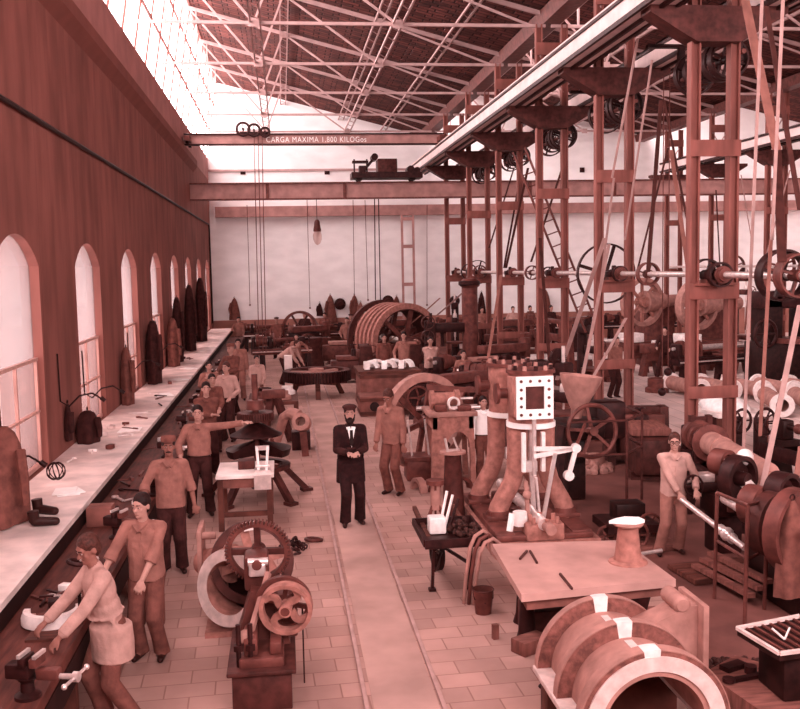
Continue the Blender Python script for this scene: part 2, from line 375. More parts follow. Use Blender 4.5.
# clerestory glazing of the saw-tooth
def clerestory(x0, z0, x1, z1, k):
    d = V((x1-x0, 0, z1-z0)); n = V((z1-z0, 0, x0-x1)).normalized()
    g = struct(MB().rings([[V((x0, y, z0)), V((x0, y, z0))+n*.012, V((x1, y, z1))+n*.012, V((x1, y, z1))] for y in (-1, YB)]).build('window_%d' % k, 'pane_roof'))
    mb = MB(); y = .4
    while y < YB:
        mb.bar(V((x0, y, z0))+n*.03, V((x1, y, z1))+n*.03, .045, .05, up=n); y += 1.82
    for f in (0.01, .36, .7, .99):
        q = V((x0, 0, z0))+d*f+n*.05; mb.bar(q+V((0, -1, 0)), q+V((0, YB, 0)), .06, .06)
    struct(mb.build('window_bars', 'column_paint', g))
clerestory(XW-.1, Z_TOP-.05, X_RIDGE, Z_RIDGE, 10); clerestory(X_V1+.05, Z_VAL, X_V1+.45, Z_RIDGE, 11); clerestory(X_V2+.05, Z_VAL, X_V2+.45, Z_RIDGE, 12)
# valley gutters
for x, k in ((X_V1, 4), (X_V2, 5)):
    struct(MB().prism([(-.3, .1), (-.22, -.22), (.22, -.22), (.3, .1)], (x, YB, Z_VAL-.12), (1, 0, 0), (0, 0, 1), YB+1).build('trim_%d' % k, 'iron_mid'))
# sloping pale parapet board where bay meets back wall
struct(MB().b2((XW, YB-.1, 8.35), (X_V1, YB-.02, 8.45)).build('trim_6', 'truss_paint'))

# ------------------------------------------------------------------ trusses
FR_Y = [14.6+4.55*k for k in range(7)]
ORD = ['first', 'second', 'third', 'fourth', 'fifth', 'sixth', 'seventh', 'eighth', 'ninth', 'tenth']
ZC = 9.62
def truss(x0, xr, x1, loc_y, label, group):
    t = thing('roof_truss', label, 'truss', (x0, loc_y, ZC), 0, group); y = loc_y
    def rz(x): return Z_RIDGE-.14-(Z_RIDGE-Z_VAL)*(x-xr)/(x1-xr)
    MB().bar((x0, y, ZC), (x1-.15, y, ZC), .07, .075).build('bottom_chord', 'truss_paint', t)
    MB().bar((xr, y, rz(xr)), (x1, y, rz(x1)), .09, .1).build('rafter', 'truss_paint', t)
    W = x1-xr; B = [x0+.1, xr+.24*W, xr+.60*W, x1-.5]; T = [xr, xr+.32*W, xr+.6*W]
    segs = [((T[0], rz(T[0])), (B[1], ZC)), ((T[1], rz(T[1])), (B[2], ZC)), ((T[2], rz(T[2])), (B[3], ZC)), ((T[0]+.25, rz(T[0])-.1), (T[0]+.25, ZC)), ((B[1], ZC), (T[1], rz(T[1])))]
    for (xa, za), (xb, zb) in segs: MB().bar((xa, y, za), (xb, y, zb), .045, .055).build('web_member', 'truss_paint', t)
    for x, z in [(b, ZC) for b in B[1:3]]+[(q, rz(q)-.05) for q in T[1:]]: MB().box((x, y-.06, z), (.26, .02, .2)).build('gusset_plate', 'truss_paint', t)
    return t
t0 = truss(XW, X_RIDGE, X_V1, FR_Y[0], 'pale iron roof truss over the window bay, first in the row', 'trusses over the window bay')
for k in range(1, 7): dup(t0, (XW, FR_Y[k], ZC), 0, 'pale iron roof truss over the window bay, %s counting back from the camera' % ORD[k])
t1 = truss(X_V1, X_V1+.45, X_V2, FR_Y[0], 'iron roof truss over the belt bay, first in the row', 'trusses over the belt bay')
for k in range(1, 7): dup(t1, (X_V1, FR_Y[k], ZC), 0, 'iron roof truss over the belt bay, %s counting back from the camera' % ORD[k])
def rzb(x): return Z_RIDGE-.24-(Z_RIDGE-Z_VAL)*(x-X_RIDGE)/(X_V1-X_RIDGE)
PUR = [(-.45, ZC+.02, 'bottom chord runner nearest the window wall'), (3.0, ZC+.02, 'bottom chord runner midway across the window bay'), (.3, rzb(.3), 'upper purlin nearest the ridge'), (3.0, rzb(3.), 'upper purlin midway down the tiled slope'), (5.0, rzb(5.), 'upper purlin nearest the valley gutter')]
for x, z, l in PUR:
    mb = MB().bar((x-.12, 11, z), (x-.12, YB, z), .04, .06).bar((x+.12, 11, z), (x+.12, YB, z), .04, .06)
    y = 11
    while y < YB: mb.bar((x-.12, y, z), (x+.12, y+.5, z), .02, .02); y += 1
    tag(mb.build('roof_purlin', 'truss_paint'), 'pale lattice roof member, '+l, 'purlin', 'lengthwise roof members')
for x in (9.5, 12.0, 14.5):
    z = Z_RIDGE-.22-(Z_RIDGE-Z_VAL)*(x-7.3)/(X_V2-7.3)
    tag(MB().bar((x, 11, z), (x, YB, z), .08, .08).build('roof_purlin', 'truss_paint'), 'iron purlin under the belt bay roof, %s from its ridge' % {9.5: 'first', 12.: 'second', 14.5: 'third'}[x], 'purlin', 'belt bay purlins')

# ------------------------------------------------------------------ columns
def hleg(x, y, z0, z1, a=.16, b=.17, t=.03):
    return MB().b2((x-a/2, y-b/2, z0), (x-a/2+t, y+b/2, z1)).b2((x+a/2-t, y-b/2, z0), (x+a/2, y+b/2, z1)).b2((x-a/2+t, y-t/2, z0), (x+a/2-t, y+t/2, z1)).b2((x-a/2-.05, y-b/2-.05, z0), (x+a/2+.05, y+b/2+.05, z0+.04))
def column(xc, y, label, group):
    t = thing('column_frame', label, 'column', (xc, y, 0), 0, group)
    for s in (-.325, .325): hleg(xc+s, y, 0, Z_VAL-.35).build('leg', 'column_paint', t)
    for z, h in ((3.1, .26), (5.35, .26), (8.9, .3), (1.5, .2)):
        q = MB().b2((xc-.42, y-.11, z), (xc+.42, y-.09, z+h), .004); q.build('tie_plate', 'column_paint', t)
    MB().prism([(-.36, 0), (.36, 0), (.55, .1), (1.12, .44), (1.12, .54), (-1.12, .54), (-1.12, .44), (-.55, .1)], (xc, y+.2, 7.1), (1, 0, 0), (0, 0, 1), .4).build('bracket', 'iron_brown', t)
    MB().b2((xc-.34, y-.2, 3.32), (xc+.34, y+.2, 3.36)).b2((xc-.14, y-.12, 3.36), (xc+.14, y+.12, 3.42)).build('bearing_shelf', 'column_paint', t)
    MB().bar((xc-.3, y, 8.0), (xc+.3, y, 8.9), .05, .03).bar((xc+.3, y, 8.0), (xc-.3, y, 8.9), .05, .03).build('cross_brace', 'truss_paint', t)
    return t
c0 = column(X_V1, FR_Y[0], 'two-legged iron column frame standing over the roll lathe, nearest of the front row', 'column frames under the first valley')
WH = ['', 'behind the shop boy', 'behind the upright engine', 'beside the drilling machines', 'beyond the upright engine', 'near the ribbed drum', 'farthest but one before the white wall']
for k in range(1, 6): dup(c0, (X_V1, FR_Y[k], 0), 0, 'two-legged iron column frame, %s from the front of its row' % ORD[k])
for k in range(1, 7): dup(c0, (X_V2, FR_Y[k], 0), 0, 'two-legged iron column frame of the distant second row, %s from the front' % ORD[k-1], 'column frames under the second valley')
# runways on the brackets
def girder(x, side, label):
    t = thing('crane_runway', label, 'girder', (x, 13, 7.64))
    MB().b2((x-.24, 11.5, 7.64), (x+.24, 40.5, 7.67)).build('soffit_board', 'runway_lit', t)
    MB().b2((x-.26, 11.5, 7.68), (x-.22, 40.5, 7.96)).build('side_board', 'runway_lit', t)  # window-facing side coloured pale to look lit
    for q, z in ((-.27, 7.6), (-.27, 7.95), (.26, 7.6), (0, 7.58)): MB().b2((x+q-.03, 11.5, z), (x+q+.03, 40.5, z+.08)).build('angle_iron', 'iron_dark', t)
    MB().b2((x-.3, 11.5, 8.0), (x+.3, 40.5, 8.03)).build('top_flange', 'runway_lit', t)
    MB().b2((x-.03, 11.5, 8.03), (x+.03, 40.5, 8.09)).build('rail', 'iron_dark', t)
girder(X_V1-.95, 1, 'iron crane runway with lit faces painted pale, along the front column row, window side')
girder(X_V1+.95, 1, 'iron crane runway with lit faces painted pale, along the front column row, belt bay side')
girder(X_V2-.95, 1, 'iron crane runway with lit faces painted pale, along the distant column row')
# tie beam and back wall beam
bm_ = thing('tie_beam', 'deep riveted iron beam crossing the whole hall, in front of the back wall', 'beam', (XW, 36.5, 6.35))
MB().b2((XW, 36.46, 6.38), (XR, 36.54, 6.92)).build('web', 'beam_paint', bm_)
MB().b2((XW, 36.35, 6.92), (XR, 36.65, 6.97)).build('top_flange', 'iron_mid', bm_); MB().b2((XW, 36.35, 6.33), (XR, 36.65, 6.38)).build('bottom_flange', 'iron_mid', bm_)
for x in (-.5, 2.4, 9.6, 13, 21): MB().b2((x, 36.4, 6.38), (x+.12, 36.46, 6.92)).build('stiffener', 'iron_mid', bm_)
tag(MB().b2((XW+.3, 45.4, 6.2), (XR, 45.9, 6.68)).build('wall_beam', 'beam_paint'), 'brown beam running along the white back wall', 'beam')
# columns standing against the back wall
t = thing('wall_column_frame', 'slim pale two-legged frame standing against the white back wall', 'column', (6.0, 45.2, 0))
for s in (-.27, .27): MB().box((6.0+s, 45.2, 3.1), (.1, .12, 6.2)).build('leg', 'beam_paint', t)
for z in (2.9, 4.7, 6.0): MB().box((6.0, 45.15, z), (.6, .06, .16)).build('tie_plate', 'beam_paint', t)

# ------------------------------------------------------------------ crane bridge with lettering
cb = thing('crane_bridge', 'hand crane bridge lettered with its maximum load in white', 'crane', (1.2, 34.5, 8.1))
MB().b2((XW+.05, 34.44, 8.14), (5.95, 34.5, 8.46)).build('web', 'beam_paint', cb)
MB().b2((XW+.05, 34.34, 8.46), (5.95, 34.62, 8.5)).build('top_flange', 'iron_dark', cb); MB().b2((XW+.05, 34.34, 8.1), (5.95, 34.62, 8.14)).build('bottom_flange', 'iron_dark', cb)
for x in (XW+.2, 5.8):
    for dy in (-.5, .5): MB().lathe([(.15, -.05), (.15, .05)], (x, 34.5+dy, 8.24), (1, 0, 0), 16).build('wheel', 'iron_dark', cb)
    MB().b2((x-.1, 33.8, 8.18), (x+.1, 35.2, 8.36)).build('end_carriage', 'iron_mid', cb)
cu = bpy.data.curves.new('lettering', 'FONT'); cu.body = 'CARGA MAXIMA 1.800 KILOGos'; cu.size = .27; cu.extrude = .004; cu.space_character = 1.15
to = bpy.data.objects.new('lettering_curve', cu); COL.objects.link(to); dg = bpy.context.evaluated_depsgraph_get(); dg.update()
me = bpy.data.meshes.new_from_object(to.evaluated_get(dg)); bpy.data.objects.remove(to)
me.transform(Matrix.Translation((0, 0, 0)) @ Matrix.Rotation(PI/2, 4, 'X')); me.materials.clear(); me.materials.append(M['paper'])
xs = [v.co.x for v in me.vertices]; wd = max(xs)-min(xs); x0 = onY(266, 139, 34.42).x; x1 = onY(366, 139, 34.42).x
me.transform(Matrix.Diagonal(((x1-x0)/wd, 1, 1, 1)))
lo = bpy.data.objects.new('lettering', me); COL.objects.link(lo); lo.parent = cb; lo.location = (x0-1.2, 34.43-34.5, 8.2-8.1); tag(lo, 'white painted capital letters')
# rope hoist on the bridge
h = thing('rope_hoist', 'three grooved sheaves of a rope hoist riding on the lettered crane bridge', 'hoist', (-1.5, 34.5, 8.5))
for i, (x, z, r) in enumerate(((243, 129, .22), (254, 130, .2), (265, 132, .15))):
    p = onY(x, z, 34.3); MB().torus(p, (0, 1, 0), r, .045, 20, 6).spokes(p, (0, 1, 0), .02, r, 4, .03, .03).cyl(p-V((0, .08, 0)), p+V((0, .2, 0)), .04).build('sheave', 'iron_dark', h)
pl, pr = onY(240, 138, 34.45), onY(268, 138, 34.45)
MB().b2((pl.x, 34.36, 8.5), (pr.x, 34.6, 8.56)).build('base', 'iron_dark', h)
for x, xb in ((254, 259), (258, 263), (262, 266)):
    MB().tube([onY(x, 131, 34.3), onY(xb, 352, 34.3)], .016, 5).build('rope', 'iron_mid', h)
# trolley on the tie beam
q = thing('crane_trolley', 'dark winch trolley resting on the deep cross beam', 'winch', (onY(386, 182, 36.5).x, 36.5, 6.97))
a, b = onY(351, 181, 36.5), onY(421, 181, 36.5)
MB().b2((a.x, 36.0, 7.08), (b.x, 37.0, 7.3)).build('chassis', 'iron_dark', q)
for x in (a.x+.3, b.x-.35):
    for y in (36.3, 36.7): MB().lathe([(.12, -.04), (.12, .04)], (x, y, 7.09), (0, 1, 0), 14).build('wheel', 'iron_black', q)
c, d = onY(377, 175, 36.5), onY(396, 162, 36.5)
MB().b2((c.x, 36.1, 7.3), (d.x, 36.9, 7.8), .03).build('drum_housing', 'iron_brown', q)
MB().bar((a.x+.45, 36.5, 7.35), (c.x-.02, 36.5, 7.95), .16, .1).cyl((c.x-.1, 36.2, 7.88), (c.x-.1, 36.8, 7.88), .13).build('jib', 'iron_dark', q)
for dx in (.12, .6): MB().cyl((a.x+dx, 36.3, 7.3), (a.x+dx, 36.3, 7.8), .03).build('stanchion', 'iron_dark', q)
MB().b2((a.x+.05, 36.2, 7.66), (a.x+.65, 36.5, 7.74)).b2((a.x+.3, 36.2, 7.3), (a.x+.55, 36.6, 7.55)).build('brake_gear', 'iron_dark', q)
MB().cyl((b.x-.42, 36.2, 7.4), (b.x-.42, 36.8, 7.4), .15).cyl((b.x-.18, 36.2, 7.38), (b.x-.18, 36.8, 7.38), .12).build('gear_drum', 'iron_dark', q)
for x, x2, yb, m_ in ((374.5, 375.5, 300, 'iron_dark'), (378.5, 380.5, 303, 'iron_dark')):
    MB().tube([onY(x, 199, 36.2), onY(x2, yb, 36.2)], .022, 6).build('chain', m_, q)
pk = onY(378, 304, 36.2); MB().ball(pk, .12, 10).torus(pk-V((0, 0, .22)), (0, 1, 0), .1, .03, 14, 6).build('hook_block', 'iron_dark', q)
# arc lamp
a = onY(317, 222, 36.2); l = thing('arc_lamp', 'hanging arc lamp with white glass globe below the deep cross beam', 'lamp', (a.x, 36.2, a.z-.6))
MB().tube([(a.x, 36.2, 6.34), (a.x, 36.2, a.z)], .014, 6).build('cord', 'iron_dark', l)
MB().lathe([(.03, .1), (.06, .08), (.1, .02), (.12, -.15), (.15, -.3), (.14, -.36), (.03, -.37)], a, (0, 0, 1), 18).build('lamp_cap', 'iron_brown', l)
MB().lathe([(.13, -.36), (.17, -.5), (.16, -.66), (.1, -.8), (.02, -.86)], a, (0, 0, 1), 18).build('globe', 'lamp_glass', l)
MB().cyl(a+V((0, 0, -.36)), a+V((0, 0, -.6)), .02).build('carbon_rod', 'iron_dark', l)
# thin cords hanging before the back wall
for i, (x, y0, x2, y1, n) in enumerate(((247, 205, 250, 305, 'thin cord hanging over the coat at the window corner'), (307, 200, 310, 308, 'thin cord hanging beside the arc lamp'), (353, 200, 355, 335, 'thin cord hanging above the two standing men'), (365, 200, 368, 300, 'thin cord hanging close to the hook chain'), (427, 205, 427, 305, 'thin cord hanging beside the slim wall frame'))):
    a, b = onY(x, y0, 45.38), onY(x2, y1, 45.38); mb = MB().tube([(a.x, 45.38, 6.5), a, b], .014, 5)
    tag(mb.ball(b, .05, 8).build('signal_rope', 'iron_mid'), n, 'rope', 'cords hanging before the back wall')

# ------------------------------------------------------------------ line shaft and its pulleys
SX, SZ = X_V1, 3.49
ls = thing('line_shaft', 'long bright line shaft turning on the front column row', 'shaft', (SX, 22, SZ))
MB().cyl((SX, 8.5, SZ), (SX, 37.3, SZ), .05, None, 16).build('shaft', 'bright_steel', ls)
for k in range(6):
    y = FR_Y[k]
    MB().b2((SX-.16, y-.11, 3.42), (SX+.16, y+.11, 3.54), .02).cyl((SX, y-.16, SZ), (SX, y+.16, SZ), .09).box((SX, y, 3.6), (.08, .1, .12), bev=.02).build('bearing', 'iron_dark', ls)
    MB().cyl((SX, y-.5, SZ), (SX, y-.3, SZ), .11).cyl((SX, y-.42, SZ), (SX, y-.38, SZ), .14).build('coupling', 'iron_mid', ls)
PU = [(648, 276, .22, .14, 'iron_mid'), (720, 279, .2, .12, 'iron_dark'), (706, 277, .26, .1, 'iron_dark'), (782, 285, .36, .2, 'iron_dark'), (797, 287, .3, .2, 'iron_mid'), (532, 273, .2, .14, 'iron_mid'), (480, 273, .24, .2, 'iron_mid'), (548, 273, .16, .1, 'iron_dark'), (469, 272, .3, .15, 'iron_dark'), (620, 276, .16, .1, 'iron_dark')]
for x, yv, r, w, m_ in PU:
    p = onX(x, yv, SX); pulley((SX, p.y, SZ), (0, 1, 0), r, w, ls, m_, 'pulley', 4, .03, .08)
p = onX(610, 276, SX); pulley((SX, p.y+.25, SZ), (0, 1, 0), .64, .1, ls, 'iron_dark', 'pulley', 4, .03, .08)
p = onX(478, 272, SX); pulley((SX, p.y, SZ), (0, 1, 0), .42, .1, ls, 'iron_dark', 'pulley', 4, .025, .08)
# second, distant shaft
ls2 = thing('line_shaft', 'distant line shaft on the second column row', 'shaft', (X_V2, 30, SZ))
MB().cyl((X_V2, 18, SZ), (X_V2, 43, SZ), .05).build('shaft', 'bright_steel', ls2)
for y, r in ((24, .5), (27.5, .35), (30, .3), (32.5, .6), (36, .45)): pulley((X_V2, y, SZ), (0, 1, 0), r, .2, ls2, 'iron_mid', 'pulley', 5, .03, .08)
# countershafts under the runway
CS = []
for i, (y, x0, r) in enumerate(((15.9, 6.95, .33), (20.4, 6.9, .36), (24.9, 6.9, .34), (29.4, 6.9, .3), (33.9, 6.9, .3))):
    t = thing('countershaft', 'overhead countershaft with pulleys hung below the crane runway, %s from the front' % ORD[i], 'shaft', (x0+.3, y, 6.7), 0, 'countershafts below the runway')
    CS.append(t); MB().cyl((x0+.4, y-1.3, 7.0), (x0+.4, y+1.3, 7.0), .04).build('shaft', 'iron_mid', t)
    for dy in (-1.1, 1.1): MB().b2((x0+.34, y+dy-.05, 6.9), (x0+.46, y+dy+.05, 7.64)).b2((x0-.25, y+dy-.06, 7.58), (x0+.5, y+dy+.06, 7.64)).build('hanger', 'iron_dark', t)
    for dy, rr, w in ((-.75, r, .16), (-.5, r, .16), (.1, r*.7, .14), (.3, r*.9, .14), (.55, r*1.1, .14)): pulley((x0+.4, y+dy, 7.0), (0, 1, 0), rr, w, t, 'iron_dark', 'pulley', 4, .03, .06)

# ladder leaning on a column frame
a, b = onY(519, 150, 24.5), onY(592, 330, 23.4)
d = (b-a); dn = d.normalized(); side = dn.cross(V((0, 1, 0))).normalized()
lt = thing('ladder', 'narrow ladder leaning high against the column frames', 'ladder', b)
for s in (-.17, .17): MB().bar(a+side*s, b+side*s, .05, .05).build('rail', 'iron_mid', lt)
n = int(d.length/.32)
for i in range(1, n): MB().cyl(a+d*(i/n)-side*.17, a+d*(i/n)+side*.17, .018, None, 6).build('rung', 'iron_mid', lt)
# ================================================================== PEOPLE
def remesh(mb, voxel, smooth_it=3):
    me = bpy.data.meshes.new('tmp'); bmesh.ops.recalc_face_normals(mb.bm, faces=mb.bm.faces); mb.bm.to_mesh(me); mb.bm.free()
    o = bpy.data.objects.new('tmp', me); COL.objects.link(o)
    r = o.modifiers.new('r', 'REMESH'); r.mode = 'VOXEL'; r.voxel_size = voxel; r.use_smooth_shade = True
    s = o.modifiers.new('s', 'SMOOTH'); s.factor = .5; s.iterations = smooth_it
    dg = bpy.context.evaluated_depsgraph_get(); dg.update()
    out = bpy.data.meshes.new_from_object(o.evaluated_get(dg)); bpy.data.objects.remove(o); bpy.data.meshes.remove(me)
    out.shade_smooth(); return out
class Body:
    # a list of tapered capsules and ellipsoids, each with a cloth tag; melted into one skin
    def __init__(s): s.mb = MB(); s.pr = []
    def cap(s, t, a, b, r0_, r1_=None, n=12):
        a, b = V(a), V(b); r1_ = r0_ if r1_ is None else r1_
        s.mb.capsule(a, b, r0_, r1_, n); s.pr.append((t, 'c', np.array(a), np.array(b), r0_, r1_))
    def loft(s, t, rg, n=18):
        # rg: list of (centre, x axis radius vector, y axis radius vector); flat ends give hems and cuffs
        s.mb.rings([[V(c)+V(u)*math.cos(2*PI*i/n)+V(w)*math.sin(2*PI*i/n) for i in range(n)] for c, u, w in rg])
        for (c, u, w), (c2, u2, w2) in zip(rg[:-1], rg[1:]): s.pr.append((t, 'l', np.array(c), np.array(c2), (np.array(u), np.array(w)), 0))
    def ell(s, t, c, r, rot=None, n=16):
        s.mb.ball(c, r, n, rot); s.pr.append((t, 'e', np.array(c), np.array(r), np.array(rot if rot is not None else Matrix.Identity(3)), 0))
    def build(s, name, voxel, slots, parent, sm=3):
        me = remesh(s.mb, voxel, sm)
        names = []
        for k, v in slots.items():
            if v not in names: names.append(v)
        for v in names: me.materials.append(M[v])
        idx = {k: names.index(v) for k, v in slots.items()}
        n = len(me.polygons); c = np.empty(n*3); me.polygons.foreach_get('center', c); c = c.reshape(-1, 3)
        best = np.full(n, 1e9); mi = np.zeros(n, np.int32)
        for t, k, a, b, r0_, r1_ in s.pr:
            if k == 'c':
                d = b-a; L2 = max(d@d, 1e-9); f = np.clip(((c-a)@d)/L2, 0, 1)
                dist = np.linalg.norm(c-(a+f[:, None]*d), axis=1)-(r0_+(r1_-r0_)*f)
            elif k == 'l':
                d = b-a; L2 = max(d@d, 1e-9); f = ((c-a)@d)/L2; fc_ = np.clip(f, 0, 1); q = c-(a+fc_[:, None]*d); uu, ww = r0_
                ru, rw = np.linalg.norm(uu), np.linalg.norm(ww); e = np.sqrt((q@uu/ru/ru)**2+(q@ww/rw/rw)**2); dist = np.abs(e-1)*min(ru, rw)+np.maximum(np.maximum(-f, f-1), 0)*np.sqrt(L2)-.004
            else:
                q = (c-a)@r0_; dist = (np.linalg.norm(q/b, axis=1)-1)*min(b)
            m = dist < best; best[m] = dist[m]; mi[m] = idx[t]
        me.polygons.foreach_set('material_index', mi)
        o = bpy.data.objects.new(name, me); COL.objects.link(o); o.parent = parent; return o
def ik(S_, T_, l1, l2, hint):
    S_, T_ = V(S_), V(T_); d = T_-S_; L_ = d.length
    if L_ > (l1+l2)*.995: T_ = S_+d*((l1+l2)*.995/L_); d = T_-S_; L_ = d.length
    a = (l1*l1-l2*l2+L_*L_)/(2*L_); h = math.sqrt(max(l1*l1-a*a, 0)); dn = d/L_
    hv = V(hint); hv = (hv-dn*hv.dot(dn)); hv = hv.normalized() if hv.length > 1e-6 else V((0, 1, 0))
    return S_+dn*a+hv*h, T_
def person(label, loc, face, h=1.7, ha=(-.24, -.05, .80), hb=(.24, -.05, .80), lean=0., side=0., feet=((-.11, 0), (.11, 0)), shirt='cloth_tan', trousers='cloth_dark', sleeves='long',
           cap=None, hair='hair', beard=None, moustache=False, apron=None, jacket=None, head=(0, 0), near=1, group=None, hipz=None, vest=None, tie=False, neck=None, skin='skin', crouch=0., hem=-.06, glasses=False, ea=(-.6, .8, -.3), eb=(.6, .8, -.3)):
    """faces local -Y; ha/hb are hand targets (metres, for a 1.72 m figure) on the -x and +x side; lean bends the trunk forward."""
    t = thing('person', label, 'person', loc, face, group)
    k = h/1.72; vox = {2: .0085, 1: .013, 0: .024}[near]
    B = Body(); up = (hipz or .92)-crouch
    hip = V((0, 0, up)); ax = V((math.sin(side)*.9, -math.sin(lean), math.cos(lean))).normalized(); fwd = V((0, -math.cos(lean), -math.sin(lean)))
    def tr(x, f, u_): return (hip + V((x, 0, 0)) + fwd*f + ax*u_)*k
    rt = Matrix((V((1, 0, 0)), -fwd, ax)).transposed()
    sh = shirt
    B.ell('T', tr(0, .0, -.01), V((.165, .125, .14))*k, rt); B.ell('S', tr(0, .01, .17), V((.163, .122, .2))*k, rt)
    B.ell('S', tr(0, .012, .34), V((.178, .125, .2))*k, rt)
    R_ = lambda x, y: (V((x*k, 0, 0)), fwd*y*k)
    if not jacket: B.loft('S', [(tr(0, .01, z_), *R_(x_, y_)) for z_, x_, y_ in ((.44, .165, .105), (.3, .187, .137), (.14, .178, .14), (hem, .188, .148))])
    B.cap('S', tr(-.135, 0, .475), tr(.135, 0, .475), .066*k, .066*k)
    B.cap('S', tr(0, -.01, .42), tr(0, 0, .53), .085*k, .06*k)
    B.cap('K', tr(0, .0, .5), tr(0, .02, .60), .053*k, .05*k)
    # head
    hd_yaw, hd_tilt = head; hr = Matrix.Rotation(hd_yaw, 3, 'Z') @ Matrix.Rotation(hd_tilt, 3, 'X')
    hax = (ax*.5+V((0, 0, 1))*.5).normalized()
    hc = tr(0, .025, .595)/k + hax*.095
    def hp(x, y, z): return (hc + hr @ V((x, y, z)))*k
    B.ell('K', hp(0, .005, .03), V((.074, .094, .098))*k, hr, 18); B.ell('K', hp(0, -.022, -.045), V((.056, .066, .07))*k, hr)
    B.cap('K', hp(0, -.084, .012), hp(0, -.104, -.02), .009*k, .016*k, 8)
    B.cap('K', hp(-.04, -.078, .035), hp(.04, -.078, .035), .014*k, .014*k, 8)
    B.ell('K', hp(0, -.074, -.085), V((.024, .018, .018))*k, hr, 10)
    for s in (-1, 1):
        B.ell('K', hp(s*.076, .01, .0), V((.012, .022, .034))*k, hr, 10); B.ell('K', hp(s*.04, -.06, -.02), V((.022, .02, .02))*k, hr, 10)
    # legs
    for s, (fx, fy) in zip((-1, 1), feet):
        hj = V((s*.085, 0, up-.03)); an = V((fx, fy+.03, .085)); kn, an = ik(hj, an, .44, .43, (0, -1, 0))
        B.cap('T', hj*k, kn*k, .1*k, .08*k); B.cap('T', kn*k, an*k, .08*k, .068*k)
        B.cap('B', (an+V((0, .02, -.045)))*k, (an+V((s*.025, -.15, -.052)))*k, .04*k, .032*k)
        B.loft('T', [((kn.lerp(an, f)+V((0, -.005, dz)))*k, V((r*k, 0, 0)), V((0, r*k, 0))) for f, r, dz in ((.1, .078, 0), (.6, .076, 0), (1, .084, -.03))], 14)
    # arms
    for s, T_, hint in ((-1, ha, ea), (1, hb, eb)):
        sj = tr(s*.175, 0, .47)/k; hint2 = V(hint)
        el, wr = ik(sj, V(T_), .29, .26, hint2)
        B.cap('S', sj*k, el*k, .064*k, .056*k)
        mid = el.lerp(wr, .25)
        u_, w_, _ = frame(wr-el)
        if sleeves == 'long': B.cap('S', el*k, el.lerp(wr, .7)*k, .055*k, .046*k); B.loft('S', [(el.lerp(wr, f)*k, u_*r*k, w_*r*k) for f, r in ((0, .055), (.5, .053), (.9, .05))], 12); B.cap('K', el.lerp(wr, .8)*k, wr*k, .028*k, .025*k)
        else: B.loft('S', [(el.lerp(wr, f)*k, u_*r*k, w_*r*k) for f, r in ((-.1, .06), (.08, .066), (.3, .068))], 12); B.cap('K', el*k, wr*k, .04*k, .026*k)
        d = (wr-el).normalized(); pu = V((0, 0, 1)) if abs(d.z) < .75 else V((0, -1, 0)); lat = d.cross(pu).normalized(); nr = lat.cross(d)
        pr_ = Matrix((d, lat, nr)).transposed()
        if near == 0: B.ell('K', (wr+d*.06)*k, V((.075, .036, .028))*k, pr_, 10)
        else:
            B.ell('K', (wr+d*.045)*k, V((.052, .04, .022))*k, pr_, 12)
            for j, (o_, ln) in enumerate(((-.033, .06), (-.011, .072), (.011, .068), (.033, .052))):
                p0 = wr+d*.075+lat*o_; p1 = p0+d*ln*.55+lat*o_*.15-nr*.006; p2 = p1+d*ln*.3+lat*o_*.1-nr*.028
                B.cap('K', p0*k, p1*k, .0095*k, .0088*k, 8); B.cap('K', p1*k, p2*k, .0088*k, .0078*k, 8)
            tl = lat*(-s if d.z < 0 else s)
            B.cap('K', (wr+d*.02+tl*.02)*k, (wr+d*.055+tl*.055-nr*.01)*k, .0125*k, .011*k, 8); B.cap('K', (wr+d*.055+tl*.055-nr*.01)*k, (wr+d*.09+tl*.06-nr*.025)*k, .011*k, .009*k, 8)
    B.build('body', vox, {'S': shirt, 'T': trousers, 'K': skin, 'B': 'leather'}, t, 2)
    if not jacket and near and hem > 0: MB().rings([[tr(.172*math.cos(q), .0+.132*math.sin(q), u_) for q in [2*PI*i/20 for i in range(20)]] for u_ in (.035, .075)]).build('belt', 'leather', t, world=False)
    # hair / cap / face details
    if hair and not (cap and near == 0):
        H = Body(); H.ell('H', hp(0, .018, .05), V((.085, .1, .097))*k, hr); H.ell('H', hp(0, .05, -.005), V((.068, .066, .08))*k, hr)
        for s in (-1, 1): H.cap('H', hp(s*.066, .012, .045), hp(s*.07, .028, -.02), .016*k, .013*k, 8)
        ho = H.build('hair', max(vox, .011), {'H': hair}, t)
    if cap:
        C_ = MB(); n = 20
        if cap == 'flat':
            C_.ball(hp(0, .008, .1), V((.105, .118, .042))*k, 18, hr); C_.ball(hp(0, -.1, .08), V((.062, .055, .012))*k, 14, hr)
            C_.lathe([(.088*k, -.015*k), (.09*k, .02*k)], hp(0, .01, .08), hr @ V((0, 0, 1)), 18)
        else:
            C_.lathe([(.092*k, 0), (.098*k, .04*k), (.085*k, .075*k), (.02*k, .085*k)], hp(0, .008, .07), hr @ V((0, .1, 1)), 18)
            C_.ball(hp(0, -.09, .075), V((.06, .05, .01))*k, 14, hr)
        C_.build('cap', 'cloth_brown' if cap == 'soft' else 'cloth_dark', t, world=False, smooth=1.2)
